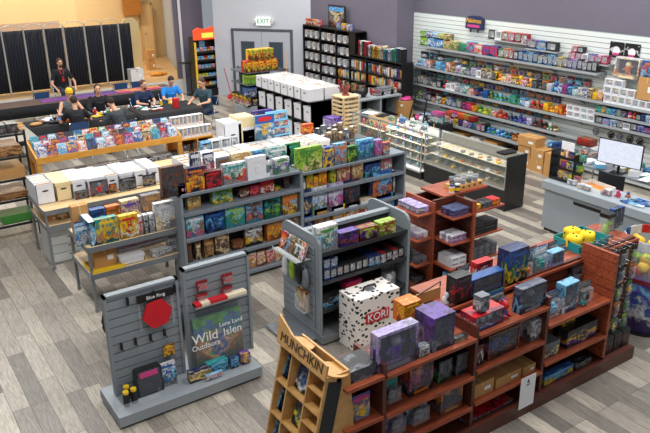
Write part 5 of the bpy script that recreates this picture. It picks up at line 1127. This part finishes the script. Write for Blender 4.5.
# ================================================================== WHITE STORAGE BOXES ON BLACK SHELVING
wb = thing('black_cube_shelf', 'long black cube shelf holding white storage boxes', 'shelving', (0, 0, 0)); wx0, wy0_, wy1_ = 9.05, 13.95, 16.6
MB().box(wx0, wx0+.95, wy0_, wy0_+.03, 0, 1.15).build('side_panel', BLACK, wb); MB().box(wx0, wx0+.95, wy1_-.03, wy1_, 0, 1.15).build('side_panel', BLACK, wb)
for z in (.12, .62, 1.12): MB().box(wx0, wx0+.95, wy0_, wy1_, z, z+.03).build('shelf_board', BLACK, wb)
nn = 6
for i in range(nn+1): MB().box(wx0, wx0+.95, wy0_+(wy1_-wy0_-.03)*i/nn, wy0_+(wy1_-wy0_-.03)*i/nn+.03, .12, 1.12).build('divider', BLACK, wb)
for i in range(nn):
    yy = wy0_+(wy1_-wy0_)*(i+.5)/nn
    for k, z in enumerate((.15, .65)): item('l', .34, .36, .4, 'w', (wx0+.03, yy, z), -PI/2, 'white storage box in the black cube shelf, '+('lower', 'upper')[k]+' row, '+nth(i)+' from the right', 'white boxes in the cube shelf', True)
for j_ in range(2):
    for i in range(8): yy = wy0_+.1+(wy1_-wy0_-.1)*(i+.5)/8; item('l', .29, .29, .45, 'w', (wx0-.02+.48*j_, yy, 1.15), -PI/2, 'white storage box on top of the black cube shelf, '+('front', 'rear')[j_]+' row, '+nth(i)+' from the right', 'white boxes on top of the cube shelf', True, 0, 'x' if (i+j_) % 3 else '')
for i, (y, z, c) in enumerate(((13.3, .62, 'pwv'), (13.3, 0, 'kak'), (13.0, 0, 'nvw'))): put('g', .32, .3 if i == 0 else .6, .3, c, 9.05-(.3 if i == 2 else 0), y-.45*(i == 2), z, ['purple and white model kit box', 'dark crate under the purple and white box', 'navy and lavender box near the lattice stand'][i], -PI/2)
# lattice stand (stacked pale wood crate)
lt = thing('lattice_stand', 'tall pale wood lattice stand topped with coral branches', 'stand', (9.8, 13.6, 0)); 
for sx in (-.22, .22):
    for sy in (-.22, .22): MB().box(sx-.02, sx+.02, sy-.02, sy+.02, 0, 1.28).build('corner_post', PINE, lt)
for k in range(12):
    z = .06+.1*k; MB().box(-.24, .24, -.235, -.225, z, z+.05).box(-.24, .24, .225, .235, z, z+.05).box(-.235, -.225, -.24, .24, z, z+.05).box(.225, .235, -.24, .24, z, z+.05).build('slat_band', PINE, lt)
MB().box(-.25, .25, -.25, .25, 1.28, 1.3).build('top_board', PINE, lt)
co = thing('coral_branches', 'reddish brown coral branch ornament on the lattice stand', 'ornament', (9.8, 13.6, 1.3)); random.seed(8); b = MB(); b.cyl((0, 0, 0), (0, 0, .04), .09, n=10)
for k in range(14): a = k*.9; r = .08+.1*random.random(); b.tube([(0, 0, .03), (r*.5*math.cos(a), r*.5*math.sin(a), .1), (r*math.cos(a), r*math.sin(a), .18+.08*random.random())], .016, 6)
b.build('branches', mat('coral', '8d4c45', .8), co)
random.seed(17)
for k in range(12): c = random.choice(['kas', 'sws', 'cse', 'eks']); put('b', .1, .16+.04*(k % 3), .08, c, 7.62+.14*(k % 6), 11.3+.4*(k//6), .98 if k < 0 else 0.98, CN[c[0]]+' upright grey package behind the grey shelving, '+nth(k)+' from left', parts=False, group='upright packages behind the shelving')
table(7.45, 8.6, 11.2, 11.95, .97, 'small table behind the right grey bay with upright packages', GREYD)
# ================================================================== END-CAP BY THE EXIT DOORS, TOWER DISPLAY, DUSTPAN, BROOM
ec = thing('end_cap_shelf', 'grey end-cap shelf stacked with games by the grey doors', 'shelving', (9.95, 18.35, 0))
MB().cyl((0, 0, 0), (0, 0, .3), .62, n=24, smooth=False).build('round_base', mat('grey_laminate', '8d959b', .4), ec); MB().box(-.02, .02, -.5, .5, .3, 1.26).box(-.5, .5, -.02, .02, .3, 1.26).build('center_panel', GREYD, ec)
for z in (.6, .93, 1.27): MB().box(-.52, .52, -.5, .5, z-.02, z).build('shelf_board', GREYD, ec)
def ecput(z, n_, h, c, lab, y=17.87, x0=9.43, x1=10.47, d=.3, grp=None):
    for i in range(n_): put('g', (x1-x0)/n_*.96, h, d, c, x0+(x1-x0)*(i+.5)/n_, y, z, lab+', '+nth(i)+' from left', parts=False, group=grp or lab)
ecput(1.27, 5, .32, 'rygy', 'red and yellow game box on the end-cap top'); ecput(1.592, 4, .3, 'yrkg', 'yellow and red game box stacked uppermost on the end-cap', x0=9.6, x1=10.35)
ecput(.93, 2, .14, 'uug', 'lime green box on the end-cap middle shelf', x0=9.45, x1=10.1); ecput(1.072, 2, .12, 'uku', 'lime green box stacked on the end-cap middle shelf', x0=9.45, x1=10.1)
ecput(.6, 5, .24, 'bkws', 'blue and dark box on the end-cap lower shelf'); ecput(.3, 6, .2, 'eksc', 'brown and grey box on the end-cap base', y=17.9)
for i in range(4): o = put('g', .22, .3, .2, 'krwy', 9.42, 18.0+.24*i, .3, 'dark box on the left side of the end-cap, '+nth(i)+' from the front', -PI/2, False, 'dark boxes on the end-cap side')
tw = thing('tower_display', 'tall black tower display with glowing orange header and yellow sides', 'display rack', (9.95, 21.35, 0), 0)
MB().box(-.42, .42, .0, .5, 0, .25).build('base', BLACK, tw); MB().box(-.42, .42, .42, .5, .25, 1.88).build('back_panel', BLACK, tw)
for x in (-.45, .4): MB().box(x, x+.05, .1, .5, .0, 1.88).build('side_panel', BLACK, tw); MB().box(x, x+.05, .05, .1, .25, 1.75).build('yellow_strip', plain('y'), tw)
for z in (.3, .58, .86, 1.14, 1.4): MB().box(-.4, .4, .08, .42, z-.02, z).box(-.4, .4, .07, .08, z-.02, z+.05).build('shelf_board', BLACK, tw)
hm = mat('glow_orange_red', 'e2491f', .5, emit=.5, var=.5, vs=9); MB().prism([(-.46, 1.82), (.46, 1.82), (.46, 2.12), (.2, 2.2), (-.1, 2.14), (-.3, 2.2), (-.46, 2.12)], 'y', .02, .12).build('header', hm, tw)
MB().box(-.2, .2, .01, .02, 1.88, 2.03).build('header_panel', mat('glow_yellow', 'ffc24a', .5, emit=.6), tw); MB().box(-.15, .05, .38, .4, 1.55, 1.75).build('blue_card', plain('l'), tw)
for r_, z in enumerate((.3, .58, .86, 1.14, 1.4)):
    for i in range(6): c = random.choice(['lyb', 'gwy', 'wkr', 'ryk', 'bwl']); put('g', .11, .16, .14, c, 9.64+.125*i, 21.48, z, CN[c[0]]+' small box on the tower display, '+nth(i)+' from left, '+nth(r_)+' shelf up', parts=False, group='small boxes on the tower display')
dp = thing('dustpan', 'red long-handled dustpan standing against the pale wall', 'dustpan', (10.35, 20.55, 0), .3); MB().prism([(-.17, 0), (.17, 0), (.13, .14), (-.13, .14)], 'y', -.1, .12).build('pan', plain('r'), dp); MB().tube([(0, .1, .1), (-.22, .15, 1.0)], .012, 8).build('handle', plain('r'), dp)
br = thing('broom', 'wooden broom handle leaning on the right grey door', 'broom', (11.35, 18.95, 0), 0); MB().tube([(0, 0, .12), (.28, .3, 1.55)], .014, 8).build('handle', MDF, br); MB().prism([(-.17, 0), (.17, 0), (.1, .14), (-.1, .14)], 'y', -.03, .03).build('bristles', plain('a'), br)
# ================================================================== BLACK WIRE RACK AT LEFT
lr = thing('black_wire_rack', 'tall black wire rack of cardboard boxes at the left edge', 'rack', (0, 0, 0)); L0, L1, M0, M1 = 1.1, 2.3, 12.3, 13.0
for x in (L0, L1):
    for y in (M0, M1): MB().cyl((x, y, 0), (x, y, 1.85), .02, n=8).build('post', BLACK, lr)
for k, z in enumerate((.25, .68, 1.04, 1.42, 1.8)):
    b = MB(); b.box(L0, L1, M0-.01, M0+.01, z-.03, z).box(L0, L1, M1-.01, M1+.01, z-.03, z).box(L0-.01, L0+.01, M0, M1, z-.03, z).box(L1-.01, L1+.01, M0, M1, z-.03, z)
    for i in range(10): yy = M0+(M1-M0)*(i+.5)/10; b.box(L0, L1, yy-.004, yy+.004, z-.01, z-.002)
    b.build('wire_shelf', BLACK, lr)
for k, (z, lab, c, h) in enumerate(((.68, 'flat brown carton', 'e', .1), (1.04, 'tan carton', 'h', .18), (1.42, 'dark brown carton', 'e', .16))):
    for i in range(2): put('g', .5, h, .6, c+c+'h', 1.4+.58*i, 12.36, z, ('left', 'right')[i]+' '+lab+' on the black wire rack, '+nth(k)+' loaded level', group='cartons on the wire rack')
for i in range(6): put('g', .17, .16, .3, 'sek', 1.2+.19*i, 12.36, 1.8, 'grey brown small box on top of the black wire rack, '+nth(i)+' from left', parts=False, group='small boxes on the wire rack')
tag(MB().prism([(-.25, 0), (.25, 0), (.28, .14), (-.28, .14)], 'y', -.2, .2).build('green_bin', plain('g'), None, (2.0, 12.6, .25)), 'green plastic bin on the lowest level of the black wire rack', 'bin')
put('c', .5, .05, .5, 'c', 1.45, 12.4, .25, 'flat cream carton on the lowest level of the black wire rack')
# ================================================================== GAMING TABLES AND PEOPLE
TBLK = mat('black_tablecloth', '17181c', .9)
def cloth_table(x0, x1, y0, y1, label, top, drop=.55, grp=None):
    t = thing('gaming_table', label, 'table', ((x0+x1)/2, (y0+y1)/2, 0)); a, b = (x1-x0)/2, (y1-y0)/2
    MB().box(-a, a, -b, b, .72, .75).build('tabletop', top, t)
    q = MB(); n = 26
    for (px, py, dx, dy, L_) in ((-a, -b, 1, 0, 2*a), (a, -b, 0, 1, 2*b), (a, b, -1, 0, 2*a), (-a, b, 0, -1, 2*b)):
        for i in range(n):
            s0, s1 = L_*i/n, L_*(i+1)/n; w0, w1 = .012*math.sin(i*1.7), .012*math.sin((i+1)*1.7); nx, ny = dy, -dx
            P = [(px+dx*s0+nx*w0, py+dy*s0+ny*w0, .745-drop), (px+dx*s1+nx*w1, py+dy*s1+ny*w1, .745-drop), (px+dx*s1, py+dy*s1, .752), (px+dx*s0, py+dy*s0, .752)]
            q.add(P+[(p[0]+nx*.006, p[1]+ny*.006, p[2]) for p in P], [(0, 1, 2, 3), (7, 6, 5, 4), (0, 4, 5, 1), (2, 6, 7, 3)], 0, True)
    q.build('cloth_skirt', TBLK, t)
    for sx in (-1, 1):
        for sy in (-1, 1): MB().tube([(sx*(a-.12), sy*(b-.1), .72), (sx*(a-.12), sy*(b-.1), 0)], .016, 6).build('leg', METAL, t)
    return t
cloth_table(5.95, 7.55, 16.75, 17.85, 'black-clothed gaming table on the right with a red cup and game pieces', TBLK)
cloth_table(3.35, 5.85, 17.05, 17.8, 'black-clothed gaming table in the middle crowded with snacks and games', TBLK)
cloth_table(1.3, 3.3, 16.0, 17.6, 'grey-topped table at left edge carrying flattened cartons', mat('grey_tabletop', '8a8a88', .4), .1)
lt_ = cloth_table(2.2, 8.0, 19.65, 20.45, 'long brown-topped table with purple and orange runner before the stage', mat('brown_tabletop', '5d4a45', .35), .3)
tag(MB().box(0, 2.6, 0, .5, 0, .006).build('table_runner', art('pvom'), None, (4.3, 19.8, .754)), 'purple and orange printed runner on the long brown table, left piece', 'mat'); tag(MB().box(0, 1.3, 0, .5, 0, .006).build('table_runner', art('mpoy'), None, (6.4, 19.8, .761)), 'pink and orange printed runner on the long brown table, right piece', 'mat')
SKIN = mat('skin', 'd3a083', .55, var=.05); DENIM = mat('dark_denim', '2b3347', .85)
def person(label, x, y, ang, lean, shirt, hair, sleeve='short', hands=((-.15, -.42), (.15, -.42)), headtilt=.25, hy=0, style='short', sc=1, seat=.47, hand_z=.79, hat=None, beard=False, lanyard=False, stand=False):
    r = thing('person', label, 'person', (x, y, 0), ang); s = sc
    hip = Vector((0, 0, seat+.1)); ch = Vector((0, -.34*math.sin(lean), hip.z+.42*math.cos(lean))); nk = Vector((0, -.46*math.sin(lean), hip.z+.56*math.cos(lean)))
    hd = nk+Vector((.0, -.03-.1*headtilt, .15)); R3 = Matrix.Rotation(hy, 3, 'Z') @ Matrix.Rotation(headtilt, 3, 'X')
    H_ = lambda v: tuple(hd+R3 @ Vector(v))
    def torso(mb, k):
        mb.cyl(hip, ch, .145*k, .16*k, 14); mb.sph(tuple(hip), .17*k, .13*k, .14*k); mb.sph(tuple(ch), .2*k, .13*k, .13*k); mb.sph(tuple((hip+ch)/2), .16*k, .125*k, .2*k)
    SH_ = [ch+Vector((q*.185, 0, .06)) for q in (-1, 1)]; EL = []; HN = []
    for q, (hx, hy_) in zip((0, 1), hands):
        h_ = Vector((hx, hy_, hand_z)); m_ = (SH_[q]+h_)/2+Vector(((-1, 1)[q]*.1, .02, -.1)); EL.append(m_); HN.append(h_)
    b = MB(); torso(b, .93); b.cyl(ch+Vector((0, 0, .06)), hd, .062, .055, 12)
    b.sph(H_((0, 0, .03)), .077, .095, .108, 0, 18, 14); b.sph(H_((0, -.03, -.045)), .056, .06, .06, 0, 12, 10); b.sph(H_((0, -.1, .0)), .014, .02, .02, 0, 8, 6)
    for q in (-1, 1): b.sph(H_((q*.078, .005, .01)), .012, .02, .03, 0, 8, 6)
    kn = []; ft = []
    for q in (-1, 1):
        hp = hip+Vector((q*.09, -.02, -.02))
        k_ = Vector((q*.14, -.43, seat+.05)) if not stand else Vector((q*.1, -.03, .48)); f_ = Vector((q*.15, -.4, .08)) if not stand else Vector((q*.11, 0, .08)); kn.append((hp, k_, f_))
        b.cyl(hp, k_, .075, .05, 10); b.sph(tuple(k_), .052, .052, .052, 0, 8, 6); b.cyl(k_, f_, .05, .035, 10); b.cyl(f_, f_+Vector((0, -.14, -.03)), .035, .03, 8)
    for q in (0, 1):
        b.sph(tuple(SH_[q]), .06, .06, .06, 0, 10, 8); b.cyl(SH_[q], EL[q], .052, .04, 10); b.sph(tuple(EL[q]), .041, .041, .041, 0, 8, 6); b.cyl(EL[q], HN[q], .038, .026, 10)
        d = (HN[q]-EL[q]).normalized(); sd = d.cross(Vector((0, 0, 1))).normalized(); pc = HN[q]+d*.045; b.sph(tuple(pc), .038, .038, .02, 0, 10, 8); b.cyl(HN[q], pc, .026, .03, 8)
        for i, L_ in enumerate((.062, .072, .068, .052)):
            st = pc+d*.025+sd*(.027-.018*i); md = st+d*L_*.6+Vector((0, 0, -.004)); b.cyl(st, md, .0095, .009, 7); b.cyl(md, md+d*L_*.35+Vector((0, 0, -.018)), .009, .0075, 7)
        t_ = 1 if q == 0 else -1; b.cyl(pc-d*.01+sd*.025*-t_, pc+d*.03-sd*.055*t_, .011, .009, 7)
    bo = b.build('body', SKIN, r); m_ = bo.modifiers.new('join', 'REMESH'); m_.mode = 'VOXEL'; m_.voxel_size = .0105; m_.use_smooth_shade = True; sm = bo.modifiers.new('soft', 'SMOOTH'); sm.factor = .5; sm.iterations = 2
    c = MB(); torso(c, 1.06); c.cyl(ch, nk-Vector((0, 0, .02)), .1, .075, 12)
    for q in (0, 1):
        if sleeve == 'none': c.sph(tuple(SH_[q]*.9+ch*.1), .06, .065, .06); continue
        e = EL[q] if sleeve == 'long' else SH_[q].lerp(EL[q], .72); c.sph(tuple(SH_[q]), .073, .073, .073, 0, 10, 8); c.cyl(SH_[q], e, .068, .06, 12)
        if sleeve == 'long': c.sph(tuple(e), .056, .056, .056, 0, 8, 6); c.cyl(e, HN[q]-(HN[q]-EL[q])*.1, .052, .042, 10)
    co = c.build('shirt', shirt, r); m_ = co.modifiers.new('join', 'REMESH'); m_.mode = 'VOXEL'; m_.voxel_size = .016; m_.use_smooth_shade = True; sm = co.modifiers.new('soft', 'SMOOTH'); sm.iterations = 3
    p = MB(); p.sph(tuple(hip-Vector((0, 0, .02))), .18, .15, .12)
    for hp, k_, f_ in kn: p.cyl(hp, k_, .09, .066, 10); p.sph(tuple(k_), .067, .067, .067, 0, 8, 6); p.cyl(k_, f_+Vector((0, 0, .03)), .064, .055, 10)
    po = p.build('trousers', DENIM, r); m_ = po.modifiers.new('join', 'REMESH'); m_.mode = 'VOXEL'; m_.voxel_size = .02; m_.use_smooth_shade = True
    for hp, k_, f_ in kn: MB().sph((f_.x, f_.y-.06, .05), .05, .13, .05, 0, 10, 8).build('shoe', BLACK, r)
    hm_ = mat('hair_'+hair, hair, .8, bump=.4, vs=60); h = MB(); h.sph(H_((0, .022, .055)), .085, .098, .1, 0, 16, 12)
    if style == 'long': h.sph(H_((0, .06, -.04)), .08, .06, .13, 0, 12, 10)
    ho = h.build('hair', hm_, r)
    if hat: q = MB(); q.sph(H_((0, .012, .09)), .093, .105, .09, 0, 16, 12).sph(H_((0, .0, .06)), .096, .108, .035, 0, 16, 8); q.build('beanie', hat, r)
    if beard: MB().sph(H_((0, -.06, -.06)), .05, .045, .045, 0, 10, 8).build('beard', hm_, r)
    for q in (-1, 1): e = MB(); e.sph(H_((q*.03, -.086, .03)), .011, .008, .008, 0, 8, 6).build('eye', BLACK, r); MB().cyl(H_((q*.018, -.093, .052)), H_((q*.045, -.085, .052)), .005, n=6).build('eyebrow', hm_, r)
    MB().cyl(H_((-.02, -.092, -.035)), H_((.02, -.092, -.035)), .005, n=6).build('mouth', mat('lips', '9c5a4e', .6), r)
    if lanyard: MB().tube([tuple(nk+Vector((-.06, -.07, 0))), tuple(ch+Vector((-.02, -.15, -.05))), tuple(ch+Vector((0, -.16, -.12))), tuple(ch+Vector((.02, -.15, -.05))), tuple(nk+Vector((.06, -.07, 0)))], .01, 6).box(-.03, .03, ch.y-.165, ch.y-.155, ch.z-.22, ch.z-.12).build('lanyard', plain('r'), r)
    return r
def chair(x, y, ang, label, col):
    t = thing('folding_chair', label, 'chair', (x, y, 0), ang); M_ = col
    MB().prism([(-.2, -.2), (.2, -.2), (.22, .18), (-.22, .18)], 'z', .43, .46).build('seat', M_, t); MB().prism([(.22*math.sin(a), .24-.04*math.cos(a)) for a in [-1.1+.22*i for i in range(11)]]+[(.22*math.sin(a), .255-.04*math.cos(a)) for a in [1.1-.22*i for i in range(11)]], 'z', .62, .86).build('backrest', M_, t)
    for q in (-1, 1): MB().tube([(q*.21, -.22, 0), (q*.21, .0, .44), (q*.21, .22, .86)], .012, 6).build('side_tube', METAL, t); MB().tube([(q*.19, .26, 0), (q*.19, -.08, .45)], .012, 6).build('leg', METAL, t)
    return t
NAVYC = mat('navy_plastic', '23406b', .4)
def tee(n, c): return mat(n, c, .9, var=.12, vs=9)
def seated(px, py, hz, ang, label, **k):
    q = U(px, py, z=hz); lean = k.get('lean', .25); d = Vector((math.sin(ang), -math.cos(ang), 0)); off = .46*math.sin(lean)+.08
    return q-Vector((d.x*off, d.y*off, 0))
BK = tee('black_shirt', '16181d')
def P_(px, py, hz, ang, label, shirt, hair, chl=None, **k):
    lean = k.pop('lean', .25); q = seated(px, py, hz, ang, label, lean=lean); person(label, q.x, q.y, ang, lean, shirt, hair, **k)
    if chl: chair(q.x, q.y, ang, chl, NAVYC)
P_(60.5, 66, 1.42, .1, 'person in black shirt with red lanyard sitting behind the long brown table', BK, '4a2f26', 'blue chair behind the lanyard person', lean=.1, sc=1, seat=.68, hand_z=.82, hands=((-.28, -.34), (.28, -.34)), headtilt=.1, beard=True, lanyard=True)
P_(70, 97, 1.2, .1, 'person in yellow beanie and grey sleeveless shirt facing the camera at middle table', tee('grey_tank', '565c60'), '3b2a22', 'chair under the person in the yellow beanie', lean=.3, sleeve='none', hat=mat('yellow_knit', 'e3b81c', .9, bump=.5, vs=80), hands=((-.3, -.45), (.2, -.5)))
P_(74, 104, 1.22, PI-.1, 'person in black short-sleeved shirt seated with back to the camera', BK, '33241e', 'chair under the person with back to camera', lean=.2, hands=((-.3, -.4), (.3, -.4)))
P_(98, 91, 1.24, -.1, 'person in black hooded top with long dark hair and chin propped', tee('black_hoodie', '1b1b20'), '3a2924', 'chair under the person in the black hooded top', lean=.25, sleeve='long', style='long', hands=((-.2, -.42), (.24, -.4)), headtilt=.05)
P_(112, 107, 1.12, PI+.4, 'person in dark grey leather jacket bending over the middle table', tee('leather_jacket', '343a40'), '241c1a', 'chair under the person in the leather jacket', lean=.55, sleeve='long', hands=((-.2, -.5), (.2, -.5)), headtilt=.6)
P_(144, 87, 1.2, .15, 'person in navy printed T-shirt leaning on folded arms at right table', tee('navy_tee', '1b2a4a'), '5a3a28', 'chair under the person in the navy T-shirt', lean=.4, hands=((-.1, -.5), (.12, -.5)), headtilt=.15, hy=.3, beard=True)
P_(171, 83, 1.2, .0, 'person in bright blue T-shirt looking down at right table', tee('blue_tee', '1f7fd0'), '2f221e', 'chair under the person in the bright blue T-shirt', lean=.35, hands=((-.14, -.5), (.2, -.48)), headtilt=.55)
P_(201, 85, 1.22, -1.15, 'person in dark teal shirt at right table end facing left', tee('teal_shirt', '2c4450'), '4d352a', 'blue chair under the person in the dark teal shirt', lean=.25, hands=((-.2, -.45), (.2, -.45)), headtilt=.3)
for i, (px, py, zt) in enumerate(((42, 93, .86), (122, 84, .86), (139, 82, .86))): q = U(px, py, z=zt); chair(q.x, 21.0, PI, 'empty blue chair tucked behind the long brown table, '+('leftmost', 'second', 'third')[i], NAVYC)
q = U(184, 100, z=.7); 
# table clutter
tag(MB().cyl((0, 0, 0), (0, 0, .24), .08, .09, 16).build('red_jug', plain('r'), None, tuple(U(176, 107.5, z=.755))), 'tall red cup on the right gaming table', 'cup')
random.seed(77)
for i in range(30):
    c = random.choice('gkoyrwcetbk'); x, y = (6.1+1.3*random.random(), 16.95+.8*random.random()) if i < 14 else (3.9+1.9*random.random(), 17.12+.6*random.random())
    k = i % 3; m_ = MB()
    if k == 0: m_.box(-.08, .08, -.06, .06, 0, .04).box(-.07, .07, -.05, .05, .04, .05, 1)
    elif k == 1: m_.cyl((0, 0, 0), (0, 0, .12), .035, n=10).cyl((0, 0, .12), (0, 0, .15), .02, n=8, m=1)
    else: m_.box(-.12, .12, -.09, .09, 0, .012).sph((0, 0, .03), .04, .03, .025, 1, 8, 6)
    tag(m_.build(('card_deck', 'drink_bottle', 'play_mat')[k], [plain(c), plain('w')], None, (x, y, .753+.0005*i), random.random()*3), CN[c]+' '+('deck of cards', 'drink bottle', 'small play mat')[k]+' on the '+('right', 'middle')[i >= 14]+' gaming table, '+nth(i)+' in the clutter', ('cards', 'bottle', 'mat')[k], 'table clutter')
for i, (px, py, a) in enumerate(((12, 120, .2), (6, 127, -.1), (22, 126, .4), (3, 118, .7))):
    q = U(px, py, z=.76); tag(MB().box(-.4, .4, -.22, .22, 0, .02).box(-.4, .4, .22, .3, .015, .03).build('flattened_carton', KRAFT if i % 2 else mat('tan_card', 'c9a16a', .8), None, (min(2.8, max(1.8, q.x)), min(17.2, max(16.4, q.y)), .755+.031*i), a), 'flattened tan carton on the grey-topped table, '+nth(i)+' up', 'box', 'flattened cartons')
q = U(36, 119, z=.75)
for i in range(5): tag(MB().sph((0, 0, .04), .13, .08, .045).sph((.08, .04, .03), .09, .07, .035).build('snack_bag', plain('hewkb'[i]), None, (3.5+.16*i, 17.25+.13*(i % 3), .753), i*.8), CN['hewkb'[i]]+' crumpled bag on the middle gaming table, '+nth(i)+' from left', 'bag')
sp_ = U(167, 72, z=.48); st = thing('microphone_stand', 'black flat-topped stand on the stage edge by the corrugated wall', 'stand', (sp_.x, 21.9, 0)); MB().cyl((0, 0, 0), (0, 0, 1.05), .02).box(-.35, .35, -.15, .15, 1.05, 1.08).cyl((0, 0, 0), (0, 0, .03), .18, n=16).build('stand', BLACK, st)
q = U(8, 113, z=.755)
put('g', .35, .14, .3, 'wsw', 2.6, 19.8, .754, 'white box on the left end of the long brown table')
# ================================================================== LIGHT
w = bpy.data.worlds.new('World'); S.world = w; w.use_nodes = True; w.node_tree.nodes['Background'].inputs[0].default_value = (.86, .92, 1, 1); w.node_tree.nodes['Background'].inputs[1].default_value = .27
def area(name, loc, sx, sy, e, col=(1, 1, 1), rot=(0, 0, 0)):
    l = bpy.data.lights.new(name, 'AREA'); l.shape = 'RECTANGLE'; l.size = sx; l.size_y = sy; l.energy = e; l.color = col
    o = bpy.data.objects.new(name, l); COL.objects.link(o); o.location = loc; o.rotation_euler = rot; return o
for x in (1.5, 5.0, 8.5, 11.3):
    for y in (4, 8.5, 13, 17.5): area('ceiling_light', (x, y, 5.9), .5, 2.4, 105, (1, .985, .96))
for x in (4, 7.5): area('stage_light', (x, 24.2, 5.6), 1.2, .6, 165, (1, .86, .66))
S.view_settings.view_transform = 'Standard'; S.view_settings.look = 'None'; S.view_settings.gamma = 1; S.view_settings.exposure = .26; S.view_settings.use_curve_mapping = False
S.cycles.max_bounces = 6; S.cycles.transparent_max_bounces = 16
